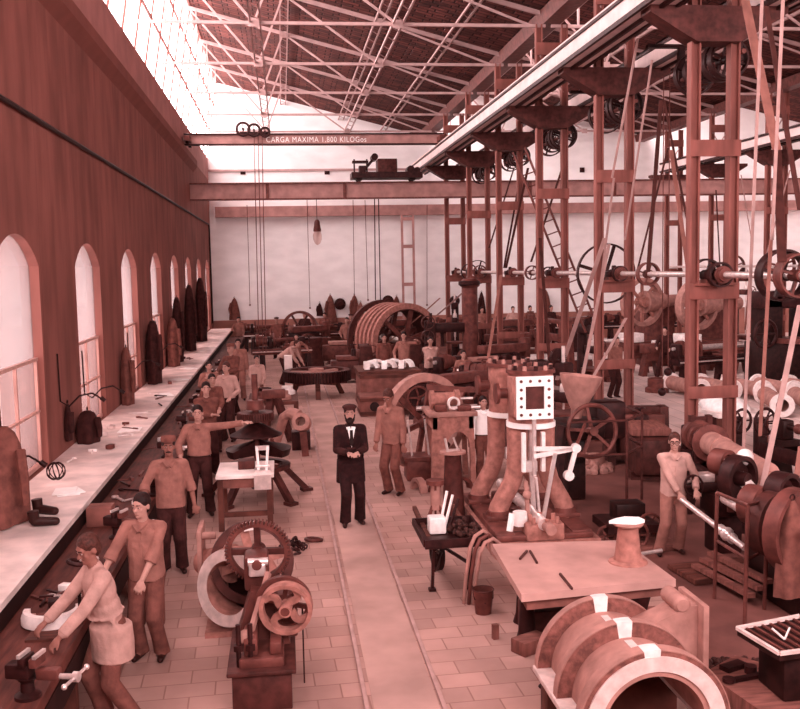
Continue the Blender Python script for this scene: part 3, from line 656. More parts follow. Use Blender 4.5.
    if near:
        for s in (-1, 1):
            e = MB().ball(hp(s*.032, -.082, .014), V((.013, .008, .0075))*k, 10, hr).build('eye', 'eye_white', t, world=False)
            MB().ball(hp(s*.032, -.0885, .014), V((.0065, .004, .0065))*k, 8, hr).build('iris', 'hair', e, world=False)
            MB().capsule(hp(s*.016, -.092, .038), hp(s*.05, -.082, .04), .0055*k, .004*k, 6).build('eyebrow', 'hair', t, world=False)
        MB().capsule(hp(-.02, -.086, -.062), hp(.02, -.086, -.062), .005*k, .005*k, 6).build('mouth', 'skin_dark', t, world=False)
    if glasses:
        g = MB()
        for s in (-1, 1): g.torus(hp(s*.033, -.1, .012), hr @ V((0, 1, 0)), .026*k, .0035*k, 16, 5).bar(hp(s*.06, -.098, .014), hp(s*.08, 0, .016), .004, .004)
        g.bar(hp(-.008, -.103, .014), hp(.008, -.103, .014), .004, .004).build('spectacles', 'hair', t, world=False)
    if near and not jacket:
        for s in (-1, 1): MB().bar(tr(s*.012, .125, .455), tr(s*.075, .075, .515), .045*k, .03*k).build('collar_point', shirt, t, world=False)
        if near == 2: MB().strap([tr(0, .127, .44), tr(0, .15, .3), tr(0, .148, .14), tr(0, .154, max(hem, 0))], .02*k, .006, (1, 0, 0)).build('shirt_placket', shirt, t, world=False)
    if moustache or beard:
        H = Body(); H.cap('H', hp(-.03, -.088, -.05), hp(0, -.1, -.042), .009*k, .013*k, 8); H.cap('H', hp(.03, -.088, -.05), hp(0, -.1, -.042), .009*k, .013*k, 8)
        if beard:
            H.ell('H', hp(0, -.055, -.1), V((.052, .052, .058))*k, hr)
            for s in (-1, 1): H.cap('H', hp(s*.068, -.012, -.01), hp(s*.045, -.055, -.085), .014*k, .022*k, 8)
        H.build('beard' if beard else 'moustache', max(.0085, vox), {'H': 'hair'}, t)
    if apron:
        A = Body()
        A.ell('A', tr(0, .035, .05), V((.155, .1, .16))*k, rt); A.cap('A', tr(-.07, .02, -.08), V((feet[0][0]*.9, -.06, up-.5))*k, .1*k, .085*k); A.cap('A', tr(.07, .02, -.08), V((feet[1][0]*.9, -.06, up-.5))*k, .1*k, .085*k)
        A.cap('A', tr(-.06, .02, -.1), tr(.06, .02, -.1), .1*k, .1*k)
        A.build('apron', max(vox, .012), {'A': apron}, t)
    if jacket:
        J = Body()
        J.ell('J', tr(0, .005, .16), V((.172, .128, .22))*k, rt); J.ell('J', tr(0, .012, .34), V((.186, .13, .2))*k, rt); J.cap('J', tr(-.15, 0, .47), tr(.15, 0, .47), .072*k, .072*k)
        J.loft('J', [(tr(0, .01, .12), *R_(.19, .165)), (hip*k, V((.2*k, 0, 0)), V((0, .175*k, 0))), (V((0, .01, up-.14))*k, V((.205*k, 0, 0)), V((0, .178*k, 0))), (V((0, .01, up-.29))*k, V((.212*k, 0, 0)), V((0, .175*k, 0)))])
        pass
        for s, T_, hint in ((-1, ha, ea), (1, hb, eb)):
            sj = tr(s*.175, 0, .47)/k; el, wr = ik(sj, V(T_), .29, .26, hint)
            J.cap('J', sj*k, el*k, .066*k, .056*k); J.cap('J', el*k, el.lerp(wr, .86)*k, .055*k, .045*k)
        j = J.build('jacket', max(vox, .011), {'J': jacket}, t)
        if tie:
            MB().prism([(-.055*k, .14*k), (.055*k, .14*k), (0, -.13*k)], tr(0, .148, .36), (1, 0, 0), ax, .006).build('shirt_front', 'white_paint', t, world=False)
            MB().prism([(-.02*k, .12*k), (.02*k, .12*k), (.026*k, -.06*k), (0, -.11*k), (-.026*k, -.06*k)], tr(0, .156, .36), (1, 0, 0), ax, .006).build('necktie', 'hair', t, world=False)
            for s in (-1, 1): MB().bar(tr(s*.01, .12, .51), tr(s*.06, .105, .50), .03*k, .03*k).build('collar', 'white_paint', t, world=False)
    if neck: MB().torus(tr(0, .015, .53), ax, .058*k, .017*k, 18, 6).build('collar', neck, t, world=False)
    return t
def at(px, py, z=0): p = onZ(px, py, z); return (p.x, p.y, z)

# window-side row of fitters
person('person in a pale smock leaning over the bench end nearest the camera', (-1.46, 7.7, 0), math.radians(-62), 1.64, ha=(-.1, -.55, .98), hb=(.24, -.5, .98), lean=.2, shirt='cloth_pale', trousers='cloth_brown', hair='hair_brown', jacket='cloth_pale', near=2, skin='skin_dark', head=(.2, .35), feet=((-.13, -.05), (.13, .12)))
person('boy with cropped dark hair in a short-sleeved tan shirt, hand lowered to the bench', (-1.36, 9.1, 0), math.radians(-12), 1.62, ha=(-.4, -.33, .86), hb=(.05, -.32, .90), lean=.1, sleeves='short', shirt='cloth_tan', trousers='cloth_brown', near=2, head=(math.radians(-18), .1), apron='cloth_brown')
person('moustached person in flat cap and grey-brown shirt standing behind a bench vice', (-1.44, 11.75, 0), math.radians(6), 1.68, ha=(-.32, -.22, .95), hb=(.30, .0, .80), sleeves='short', shirt='cloth_tan', trousers='cloth_dark', cap='soft', moustache=True, near=2, skin='skin_dark', apron='cloth_dark')
person('person in a light shirt with one arm stretched out to the upright gear shaft', (-1.32, 14.45, 0), math.radians(2), 1.68, hem=.05, ha=(-.27, -.2, .98), hb=(.72, -.14, 1.46), shirt='cloth_tan', trousers='cloth_dark', near=2, vest=None, feet=((-.15, 0), (.14, .05)))
person('dark-haired person with folded arms standing just behind the pointing fitter', (-1.42, 17.3, 0), math.radians(8), 1.70, ha=(.1, -.22, 1.16), hb=(-.12, -.24, 1.12), shirt='cloth_brown', trousers='cloth_dark', near=1, feet=((-.12, 0), (.13, 0)))
person('person in brown shirt leaning over the bench beside a pale-shirted workmate', (-1.5, 19.6, 0), math.radians(15), 1.62, ha=(-.25, -.3, .95), hb=(.1, -.3, .98), lean=.15, shirt='cloth_brown', trousers='cloth_dark', near=1)
person('stout person in a pale shirt facing the room in the middle of the bench row', (-1.25, 20.8, 0), math.radians(-25), 1.72, hem=.05, ha=(-.2, -.25, 1.0), hb=(.2, -.24, 1.0), shirt='cloth_pale', trousers='cloth_dark', hair='hair_brown', near=1, apron='cloth_dark')
person('tall person in dark clothes and pale cap near the far end of the bench', (-1.35, 24.6, 0), math.radians(-30), 1.82, ha=(-.25, -.28, 1.05), hb=(.1, -.34, 1.06), shirt='cloth_brown', trousers='cloth_dark', cap='soft', hair=None, near=1, apron='cloth_dark')
person('slim person in light clothes at the far end of the bench row', (-1.3, 27.4, 0), 0, 1.75, shirt='cloth_tan', trousers='cloth_tan', near=1)
person('person in pale shirt and apron standing between bench and gear table', (-.72, 24.8, 0), math.radians(10), 1.5, ha=(-.12, -.28, .98), hb=(.14, -.28, .98), shirt='cloth_pale', trousers='cloth_brown', near=1, apron='cloth_pale')
person('person in shirtsleeves half hidden in the bench row, smoking', (-1.75, 22.4, 0), .2, 1.6, ha=(-.1, -.2, 1.35), shirt='cloth_tan', near=1)
# overseer
person('bearded overseer in black suit, tie and flat cap standing between the rails', (.9, 13.5, 0), math.radians(4), 1.74, ha=(-.07, -.31, 1.1), hb=(.06, -.31, 1.1), shirt='cloth_dark', trousers='suit_black', jacket='suit_black', cap='flat', beard=True, tie=True, near=2, feet=((-.1, -.05), (.13, .06)), head=(math.radians(-6), 0))
# by the engines
person('person in drab work clothes standing beside the big flywheel, arms at the sides', (1.72, 15.25, 0), math.radians(-35), 1.74, ha=(-.2, -.2, .85), hb=(.25, -.12, .82), shirt='cloth_tan', trousers='cloth_brown', hair='hair_brown', near=1, skin='skin_dark', lean=.15, head=(0, .5))
person('boy in a white shirt standing between the two engines', (3.36, 15.9, 0), 0, 1.46, ha=(-.24, -.04, .82), hem=.05, shirt='white_paint', trousers='cloth_brown', near=2, head=(.1, 0))
person('shop boy with spectacles in a tan blouse at the roll lathe', (4.84, 11.35, 0), math.radians(-8), 1.55, glasses=True, hair='hair_brown', ha=(.02, -.28, .92), hb=(.26, -.22, .96), lean=.06, shirt='cloth_pale', trousers='cloth_tan', near=2, head=(math.radians(-14), .1), feet=((-.2, -.05), (.1, .05)))
person('person in pale singlet standing behind the flywheel engine, arms crossed', (4.1, 26.5, 0), 0, 1.72, ha=(.1, -.22, 1.15), hb=(-.1, -.24, 1.12), shirt='cloth_pale', trousers='cloth_dark', near=1)
person('boy in tan shirt behind the flywheel engine, beside the person in pale singlet', (4.6, 24.2, 0), .1, 1.52, shirt='cloth_tan', trousers='cloth_brown', near=1, ha=(-.2, -.2, .95))
person('person in overalls raising one arm in front of the ribbed drum', (3.62, 28.6, 0), -.3, 1.74, ha=(-.25, -.2, 1.0), hb=(.42, -.25, 1.5), shirt='cloth_tan', trousers='cloth_brown', near=1, apron='cloth_brown')
person('person in dark clothes in front of the ribbed drum, beside the one in overalls', (3.05, 29.0, 0), .2, 1.66, shirt='cloth_brown', trousers='cloth_dark', near=1)
person('person bending over the large toothed ring gear', (-.05, 30.9, 0), math.radians(60), 1.7, ha=(-.15, -.65, .72), hb=(.15, -.65, .72), lean=.95, shirt='cloth_pale', trousers='cloth_dark', near=1, hair='hair_brown')
person('person standing behind the bent worker at the toothed ring gear', (.42, 32.6, 0), .0, 1.5, ha=(-.3, -.25, .9), hb=(.45, -.1, 1.1), shirt='cloth_tan', trousers='cloth_dark', near=0)
# far row before the white wall
FAR = [(347, 357, 1.72, 'cloth_tan', 'cloth_tan', None, 'person in a long tan apron standing near the hook chain', 38.5),
       (351, 352, 1.75, 'cloth_brown', 'cloth_dark', 'flat', 'capped person standing directly behind the one in the long tan apron', 40.5),
       (366, 352, 1.7, 'cloth_tan', 'cloth_brown', None, 'person standing alone beside the ribbed drum', 40.5),
       (277, 352, 1.72, 'cloth_brown', 'cloth_dark', 'flat', 'capped person standing beside the spoked belt wheel at the back', 40),
       (305, 342, 1.8, 'cloth_dark', 'cloth_dark', None, 'head and shoulders of a person behind the spoked belt wheel', 42.5),
       (325, 342, 1.72, 'cloth_brown', 'cloth_dark', None, 'person leaning on the back bench below two hanging coats', 43.2),
       (239, 345, 1.66, 'cloth_tan', 'cloth_dark', None, 'person at the back corner below the coat on the wall', 42.5),
       (454, 345, 1.75, 'cloth_brown', 'cloth_dark', None, 'first distant person in the row before the white wall beyond the columns', 42.5),
       (482, 345, 1.85, 'cloth_tan', 'cloth_dark', None, 'second distant person in the row before the white wall beyond the columns', 42.5),
       (513, 345, 1.9, 'cloth_pale', 'cloth_dark', None, 'third distant person beyond the columns, in a pale shirt', 42.5),
       (530, 345, 2.0, 'cloth_brown', 'cloth_dark', None, 'fourth distant person beyond the columns, in a brown shirt', 42.8),
       (551, 345, 2.0, 'cloth_dark', 'cloth_dark', None, 'fifth distant person beyond the columns, in dark clothes', 42.5)]
for px, py, hh, s_, tr_, cp, lab, Y in FAR:
    p = onY(px, 330, Y); person(lab, (p.x, Y, 0), random.uniform(-.4, .4), min(hh, 1.82), shirt=s_, trousers=tr_, cap=cp, near=0, ha=(-.22, -.2, .95+random.random()*.2), hb=(.2, -.2, .9))
person('person leaning behind the drilling machine in the middle of the shop', (9.0, 25.2, 0), .3, 1.7, shirt='cloth_tan', trousers='cloth_dark', near=0, lean=.2, ha=(-.2, -.4, 1.0))
person('person seated low at the distant lathe with one leg bent', (12.2, 29.2, 0), -.6, 1.7, shirt='cloth_dark', trousers='cloth_dark', near=0, lean=.4, ha=(-.2, -.5, 1.0), hb=(.2, -.5, .95), feet=((-.25, -.25), (.2, .1)))
# ================================================================== WINDOW SIDE: shelf, bench, what lies on them
sb = thing('window_shelf', 'long pale shelf running under the arched windows', 'shelf', (-2.82, 24, 0))
MB().b2((XW, 3, 1.0), (-2.33, 44.5, 1.06)).build('top', 'shelf_pale', sb)
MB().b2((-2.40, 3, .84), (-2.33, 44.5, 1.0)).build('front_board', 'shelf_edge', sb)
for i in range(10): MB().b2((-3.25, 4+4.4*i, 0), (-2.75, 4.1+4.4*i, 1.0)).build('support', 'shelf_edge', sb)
wb = thing('workbench', 'long dark wooden fitters bench running below the window shelf', 'workbench', (-2.1, 24, 0))
MB().b2((-2.70, 4, .74), (-1.70, 42, .84), .01).build('top', 'wood_bench', wb)
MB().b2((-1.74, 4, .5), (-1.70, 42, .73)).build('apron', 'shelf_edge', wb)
for i in range(12): MB().b2((-1.84, 4.2+3.3*i, 0), (-1.72, 4.32+3.3*i, .74)).build('leg', 'wood_dark', wb)
# bench vices
def vise(label, loc, rz):
    t = thing('bench_vise', label, 'vice', loc, rz, 'vices along the fitters bench')
    L = lambda mb, n, m: mb.build(n, m, t, world=False)
    L(MB().lathe([(.11, 0), (.11, .03), (.06, .06), (.055, .14), (.09, .18)], (0, 0, 0), (0, 0, 1), 16), 'base', 'iron_dark')
    L(MB().box((0, .06, .24), (.13, .22, .13), bev=.02).box((0, .0, .33), (.19, .06, .08), bev=.012), 'fixed_jaw', 'iron_dark')
    L(MB().box((0, -.2, .22), (.1, .2, .1), bev=.02).box((0, -.1, .33), (.19, .06, .08), bev=.012), 'moving_jaw', 'iron_mid')
    L(MB().box((0, .02, .385), (.18, .03, .03)).box((0, -.12, .385), (.18, .03, .03)), 'jaw_plate', 'bright_steel')
    L(MB().cyl((0, -.28, .2), (0, -.46, .2), .025).cyl((0, -.42, .2), (0, -.47, .2), .045), 'screw', 'bright_steel')
    L(MB().cyl((-.2, -.44, .2), (.2, -.44, .2), .014, None, 8).ball((-.2, -.44, .2), .026, 8).ball((.2, -.44, .2), .026, 8), 'handle', 'bright_steel')
    return t
v0 = vise('big bench vice at the near end of the bench, in the bottom corner', (-1.8, 6.5, .84), math.radians(75)); v0.scale = (.8, .8, .8)
for y, l in ((10.4, 'bench vice between the two boys nearest the camera'), (12.35, 'bench vice in front of the moustached fitter'), (14.9, 'bench vice beside the pointing fitter'), (17.6, 'bench vice beside the fitter with folded arms'), (20.0, 'bench vice in front of the leaning fitter'), (22.5, 'bench vice beside the smoking fitter'), (25.1, 'bench vice beside the tall fitter in pale cap'), (27.8, 'bench vice at the far end of the bench row')):
    dup(v0, (-1.86 if y != 12.35 else -1.72, y, .84), math.radians(80+random.uniform(-15, 15)), l)
# bearing shell casting on the bench
t = thing('bearing_ring', 'pale curved bearing casting lying on the near end of the bench', 'casting', (-1.98, 7.75, .84))
MB().arc([(.18, 0), (.25, 0), (.25, .05), (.23, .1), (.18, .1)], (-1.96, 7.93, .86), (0, 0, 1), (.15, -1, 0), -1.8, 1.8, 28).build('rim', 'machined', t)
MB().arc([(.14, .03), (.18, .03), (.18, .06), (.14, .06)], (-1.96, 7.93, .86), (0, 0, 1), (.15, -1, 0), -1.8, 1.8, 28).build('lip', 'cast_pale', t)
MB().cyl((-1.72, 7.82, .98), (-1.72, 7.82, 1.12), .014).build('stud', 'iron_black', t)
tag(MB().b2((-2.08, 7.5, .84), (-1.8, 7.72, .86)).build('timber_packer', 'wood_dark'), 'thin wood packer under the pale bearing casting', 'block')
# tools and scrap on the bench
def small_tools(n, x0, x1, y0, y1, z, where, grp):
    mats = ['bright_steel', 'iron_mid', 'machined', 'iron_dark']
    for i in range(n):
        x, y = random.uniform(x0, x1), random.uniform(y0, y1); a = random.uniform(0, PI); d = V((math.cos(a), math.sin(a), 0)); p = V((x, y, z+.02)); m_ = random.choice(mats)
        k = i % 4
        if k == 0: o = MB().cyl(p-d*.14, p+d*.04, .012, None, 8).box(p+d*.08, (.04, .12, .04), a).build('hammer', m_)
        elif k == 1: o = MB().bar(p-d*.14, p+d*.12, .03, .012).cyl(p-d*.24, p-d*.14, .016, .016, 8).build('file', m_)
        elif k == 2: o = MB().bar(p-d*.12, p+d*.12, .03, .02).torus(p+d*.15, (0, 0, 1), .035, .014, 12, 6).build('spanner', m_)
        else: o = MB().box(p+V((0, 0, .02)), (.12, .09, .07), a, .012).build('metal_block', m_)
        tag(o, grp[1], o.name.split('.')[0].replace('_', ' '), grp[0])
small_tools(9, -2.25, -1.95, 8.0, 9.2, .84, 0, ('tools at the near end of the bench', 'small steel tool lying on the bench beside the near vice'))
small_tools(10, -2.25, -1.8, 11, 14, .84, 0, ('tools on the bench by the moustached fitter', 'small steel tool lying on the bench near the moustached fitter'))
small_tools(12, -2.25, -1.8, 15, 24, .84, 0, ('tools on the middle of the bench', 'small steel tool lying on the middle of the long bench'))
small_tools(12, -3.1, -2.45, 13.2, 18.5, 1.06, 0, ('tools on the pale window shelf', 'small tool lying on the pale shelf under the second window'))
small_tools(10, -3.1, -2.5, 19, 30, 1.06, 0, ('tools on the far part of the window shelf', 'small tool lying on the far part of the window shelf'))
# heap of small castings by the boy's hand
for i in range(7):
    p = V((-1.95+random.uniform(-.12, .12), 9.15+random.uniform(-.15, .15), .85+.02*i)); mb = MB().torus(p+V((0, 0, .02)), (random.uniform(-.6, .6), random.uniform(-.6, .6), 1), .07, .022, 14, 7)
    tag(mb.build('pipe_clip', random.choice(['bright_steel', 'iron_dark', 'machined'])), 'small ring casting in the heap on the bench before the boy', 'casting', 'ring castings heaped on the bench')
tag(MB().b2((-2.28, 10.9, .84), (-2.0, 11.15, 1.06), .01).build('wooden_box', 'wood_mid'), 'plain wooden box standing on the bench behind the boy', 'box')
# papers
for i, (dx, dy, a) in enumerate(((0, 0, .3), (.03, .02, .5), (-.02, -.03, .1))):
    o = MB().box((-2.66+dx, 11.75+dy, 1.066+.012*i), (.26, .36, .011), a).build('paper_sheet', 'paper')
    tag(o, ['lowest', 'middle', 'topmost'][i]+' sheet of white paper in the pile on the window shelf', 'paper', 'papers on the window shelf')
for i, y in enumerate((16.3, 20.9, 23.8, 26.4)):
    tag(MB().box((-2.62, y, 1.065), (.34, .5, .012), .3*i).build('paper_sheet', 'paper'), 'white sheet on the window shelf, %s along from the pile' % ['first', 'second', 'third', 'fourth'][i], 'paper')
# coats hung on the piers
def coat(label, base, w, h, rz, m, dep=.12, grp=None):
    t = thing('hanging_coat', label, 'coat', base, rz, grp); rg = []; n = 22
    prof = [(0, .5, .9), (.12*h, .5, .95), (.35*h, .46, 1), (.6*h, .38, .95), (.8*h, .28, .8), (.93*h, .16, .6), (h, .05, .3)]
    for z, ww, dd in prof:
        r = []
        for q in range(n):
            a = 2*PI*q/n; fold = 1+.13*math.sin(a*5+z*2)*(1-z/h*.7)
            r.append(V((math.cos(a)*w*ww*fold, math.sin(a)*dep*dd*.5*fold, z)))
        rg.append(r)
    MB().rings(rg).build('cloth', m, t, world=False, smooth=1.3)
    MB().torus((0, 0, h+.03), (0, 1, 0), .03, .008, 10, 5).build('hanger_loop', 'iron_dark', t, world=False)
    MB().tube([(w*.3, dep*.5, h*.78), (w*.48, dep*.62, h*.5), (w*.4, dep*.6, h*.24)], .05, 8, rr=[.055, .05, .04]).build('sleeve', m, t, world=False)
    return t
R90 = -PI/2
coat('large dark coat draped on the pier at the picture edge, over the shelf', (XW+.28, 10.45, 1.08), .75, 1.02, R90, 'cloth_brown', .5)
coat('small dark cloth hung on the pier between first and second windows', (XW+.06, 14.6, 1.22), .24, .55, R90, 'cloth_dark', .1)
coat('brown bundle of clothes on the shelf before the second pier', (XW+.2, 15.3, 1.06), .5, .5, R90, 'cloth_dark', .35)
coat('tall brown coat on the pier between second and third windows', (XW+.14, 19.6, 1.06), .5, 1.15, R90, 'cloth_brown', .25)
coat('tall near-black coat on the pier after the third window', (XW+.2, 23.2, 1.06), .7, 1.5, R90, 'cloth_dark', .35)
coat('pale-lined coat on the pier before the fifth window', (XW+.2, 27.3, 1.06), .6, 1.35, R90, 'cloth_brown', .35)
coat('near-black coat on the pier before the fifth window, beside the pale-lined one', (XW+.2, 28.6, 1.06), .5, 1.9, R90, 'cloth_dark', .3)
coat('near-black coat on the pier after the fifth window', (XW+.2, 32.5, 1.06), .7, 2.2, R90, 'cloth_dark', .35)
coat('wide dark coat on the pier before the last windows', (XW+.2, 36.9, 1.06), 1.0, 2.4, R90, 'cloth_dark', .4)
# coats on the back wall
for px, y0, y1, w, m_, l in ((235, 298, 320, .5, 'cloth_brown', 'brown coat hung at the corner of the white back wall'), (320, 303, 316, .3, 'cloth_dark', 'small dark coat on the white wall, beside the tall one'), (331, 295, 322, .55, 'cloth_brown', 'tall coat on the white wall behind the back bench'), (355, 295, 320, .5, 'cloth_brown', 'coat on the white wall above the two standing men'), (361, 302, 318, .3, 'cloth_tan', 'short coat on the white wall beside the hook chain'), (397, 296, 312, .35, 'cloth_brown', 'coat on the white wall above the ribbed drum'), (546, 290, 312, .5, 'cloth_brown', 'coat on the white wall beyond the ladder'), (482, 292, 318, .4, 'cloth_dark', 'coat on the white wall behind the drilling pillar')):
    a, b = onY(px, y1, 45.75), onY(px, y0, 45.75); coat(l, (a.x, 45.8, a.z), w, b.z-a.z, PI, m_, .3)
for px, py, l in ((340, 304, 'first round dark hat on the white back wall, left of the two'.replace(', left of the two', ' over the back bench')), (388, 301, 'round dark hat on the white back wall above the ribbed drum')):
    p = onY(px, py, 45.85); tag(MB().lathe([(.28, 0), (.28, .02), (.16, .05), (.14, .16), (.02, .2)], p, (0, -1, 0), 16).build('hat', 'cloth_dark'), l, 'hat')
# gas brackets on the piers
def bracket(label, y, z, guard):
    t = thing('gas_bracket', label, 'lamp', (XW, y, z), 0, 'gas brackets on the window piers')
    MB().tube([(XW+.02, y, z+.7 if not guard else z+.1), (XW+.03, y, z), (XW+.15, y, z-.08), (XW+.3, y+.02, z+.07), (XW+.48, y+.04, z+.1), (XW+.6, y+.03, z+.02)], .013, 7).build('arm', 'iron_black', t)
    MB().cyl((XW+.6, y+.03, z+.03), (XW+.66, y+.03, z-.02), .03).build('burner', 'iron_black', t)
    if guard:
        g = MB(); c = V((XW+.76, y+.03, z-.08))
        for k in range(6): g.torus(c, (math.cos(k*PI/6), math.sin(k*PI/6), .2), .1, .006, 18, 5)
        g.build('wire_guard', 'iron_dark', t)
bracket('wire-caged gas bracket at the picture edge above the window shelf', 10.7, 1.62, True)
bracket('gas bracket on the pier with the small dark cloth', 14.3, 1.85, False)
bracket('gas bracket beside the second window above the white sheet', 16.0, 1.75, False)
bracket('gas bracket beside the third window above the shelf', 20.6, 1.75, False)
bracket('gas bracket beside the fourth window above the shelf', 25.2, 1.75, False)
# boots and oil cans on the near shelf
for i, (x, y, l) in enumerate(((-2.75, 10.75, 'dark boot on the pale shelf, nearer of two'), (-2.65, 10.2, 'dark boot on the pale shelf beside the large draped coat'))):
    t = thing('boot', l, 'boot', (x, y, 1.06), 1.2+.5*i)
    MB().capsule((0, 0, .06), (0, -.2, .045), .055, .045).build('foot', 'leather', t, world=False); MB().cyl((0, .01, .06), (0, .02, .17), .055, .06).build('shaft', 'leather', t, world=False)
# ================================================================== MIDDLE OF THE SHOP
for x, l in ((.6, 'narrow iron rail set in the floor, on the window side of the track'), (1.245, 'narrow iron rail set in the floor, on the engine side of the track')):
    tag(MB().b2((x-.02, 2, -.01), (x+.02, 31.5, .03), .006).build('track_rail', 'belt_pale'), l, 'rail', 'rails of the narrow track')

# ---- gear-driven machine tool on its box base
t = thing('machine_tool', 'small belt-driven machine tool on a box base, with a toothed gear and spoked belt wheel', 'machine', (-.28, 8.3, 0))
MB().b2((-.52, 7.8, 0), (-.02, 8.75, .32), .012).b2((-.56, 7.76, .32), (.02, 8.8, .36), .012).build('box_base', 'iron_brown', t)
MB().prism([(-.52, .35), (-.02, .35), (-.06, .5), (-.12, .82), (-.36, .86), (-.47, .5)], (0, 8.75, 0), (1, 0, 0), (0, 0, 1), .42).build('frame', 'iron_mid', t)
MB().b2((-.46, 7.85, .35), (-.08, 8.3, .44), .02).b2((-.42, 7.9, .44), (-.3, 8.25, .6), .02).b2((-.2, 7.9, .44), (-.1, 8.25, .55), .02).build('bed', 'iron_mid', t)
gp = onY(258, 551, 8.85); gc = V((gp.x, 8.85, gp.z))
g = MB().gear(gc, (.1, 1, .12), .31, .075, 52, .03, .25).build('gear_wheel', 'iron_mid', t)
MB().spokes(gc, (.1, 1, .12), .05, .255, 4, .06, .04, PI/4*0).lathe([(.07, -.06), (.07, .06)], gc, (.1, 1, .12), 18).build('spokes', 'iron_brown', g)
MB().b2((gc.x-.12, 8.5, .8), (gc.x+.1, 8.78, gc.z+.05), .03).cyl((gc.x, 8.4, gc.z), (gc.x, 9.0, gc.z), .045).build('bearing_head', 'iron_mid', t)
MB().box((gc.x+.0, 8.46, gc.z-.05), (.15, .1, .12), bev=.02).cyl((gc.x-.08, 8.45, gc.z+.02), (gc.x+.1, 8.45, gc.z+.02), .035).build('tool_holder', 'bright_steel', t)
fp = onY(286, 608, 8.1); fc = V((fp.x, 8.1, fp.z)); fa = (.12, 1, .1)
w = MB().annulus(fc, fa, .195, .232, .1, 40).build('belt_wheel', 'cast_raw', t)
MB().spokes(fc, fa, .05, .205, 4, .06, .035, .4, .45).lathe([(.055, -.08), (.055, .07), (.035, .08)], fc, fa, 18).build('spokes', 'cast_raw', w)
MB().annulus(fc+V((-.02, .14, 0)), fa, .2, .25, .05, 40).spokes(fc+V((-.02, .14, 0)), fa, .03, .21, 4, .04, .03, .2).build('back_wheel', 'iron_mid', t)
MB().cyl(fc-V(fa)*.08, fc+V(fa)*.5, .04).b2((fc.x-.1, 8.28, .44), (fc.x+.1, 8.5, fc.z+.06), .02).build('shaft_bracket', 'iron_mid', t)
MB().bar((-.38, 8.0, .55), (-.2, 8.4, 1.0), .04, .05).ball((-.40, 7.98, .58), .07, 12).build('lever', 'cast_pale', t)
for x in (-.46, -.36): MB().cyl((x, 7.9, .35), (x, 7.92, .72), .022).bolts((x, 7.9, .5), (0, 0, 1), .0, 1, .045, .05).build('feed_screw', 'iron_dark', t)
MB().cyl((.09, 8.3, 0), (.09, 8.3, .7), .007, None, 8).build('guard_rod', 'iron_dark', t)

# ---- pump casing behind it
t = thing('pump_casing', 'big pump casing with pale machined faces standing behind the gear machine', 'casting', (-.55, 9.7, 0))
ca = V((-.7, -1, .2)).normalized(); p = onY(228, 588, 9.45); cc = V((p.x, 9.45, p.z))
MB().lathe([(.27, .0), (.38, .0), (.40, -.05), (.40, -.2), (.36, -.24), (.36, -.4), (.26, -.4)], cc, ca, 40, loop=True).build('barrel', 'cast_raw', t)
MB().lathe([(.27, .0), (.385, .0), (.385, .012), (.27, .012)], cc, ca, 40, loop=True).build('machined_face', 'chalky', t)
MB().lathe([(.01, -.34), (.27, -.34), (.27, -.36), (.01, -.36)], cc, ca, 40).build('bore_end', 'iron_black', t)
p = onY(252, 562, 9.75); rc = V((p.x, 9.75, p.z)); ra = V((.12, -1, .2)).normalized()
MB().lathe([(.34, -.03), (.43, -.03), (.43, .05), (.34, .05)], rc, ra, 44, loop=True).build('wheel_rim', 'iron_brown', t)
MB().arc([(.34, .05), (.432, .05), (.432, .062), (.34, .062)], rc, ra, (0, 0, 1), -.22, .22, 8).build('machined_patch', 'machined', t)
MB().spokes(rc, ra, .06, .35, 4, .09, .05, .2).lathe([(.09, -.06), (.09, .07)], rc, ra, 20).build('wheel_spokes', 'cast_raw', t)
a, b = onY(201, 526, 10.1), onY(203, 597, 10.1)
MB().b2((a.x-.03, 9.85, b.z), (a.x+.02, 10.35, a.z), .012).build('end_flange', 'cast_pale', t)
MB().cyl((a.x, 10.1, (a.z+b.z)/2), (rc.x-.2, 9.8, rc.z-.02), .13, .2, 24).build('neck', 'cast_raw', t)
MB().bar((a.x, 9.95, (a.z+b.z)/2), (a.x+.35, 9.75, (a.z+b.z)/2), .06, .05).cyl((a.x, 10.0, a.z-.08), (a.x+.16, 10.0, a.z-.08), .04).build('rib', 'cast_pale', t)
MB().b2((cc.x-.25, 9.5, 0), (cc.x+.35, 9.9, .06)).build('foot', 'cast_raw', t)

# ---- chain and ring on the floor
t = thing('chain', 'heap of chain with a large ring lying on the flagstones', 'chain', (.1, 12.6, 0)); mb = MB()
for i in range(26):
    a = i*.7; r = .05+.005*i; c = V((.05+r*math.cos(a), 12.5+r*1.3*math.sin(a)-i*.012+.1, .03+.02*(i % 3)))
    mb.torus(c, (math.sin(i), math.cos(i*1.7), .8*math.cos(i)), .045, .012, 10, 5)
mb.build('links', 'iron_dark', t); MB().torus((.32, 12.75, .03), (.1, .1, 1), .11, .022, 20, 8).build('ring', 'iron_brown', t)

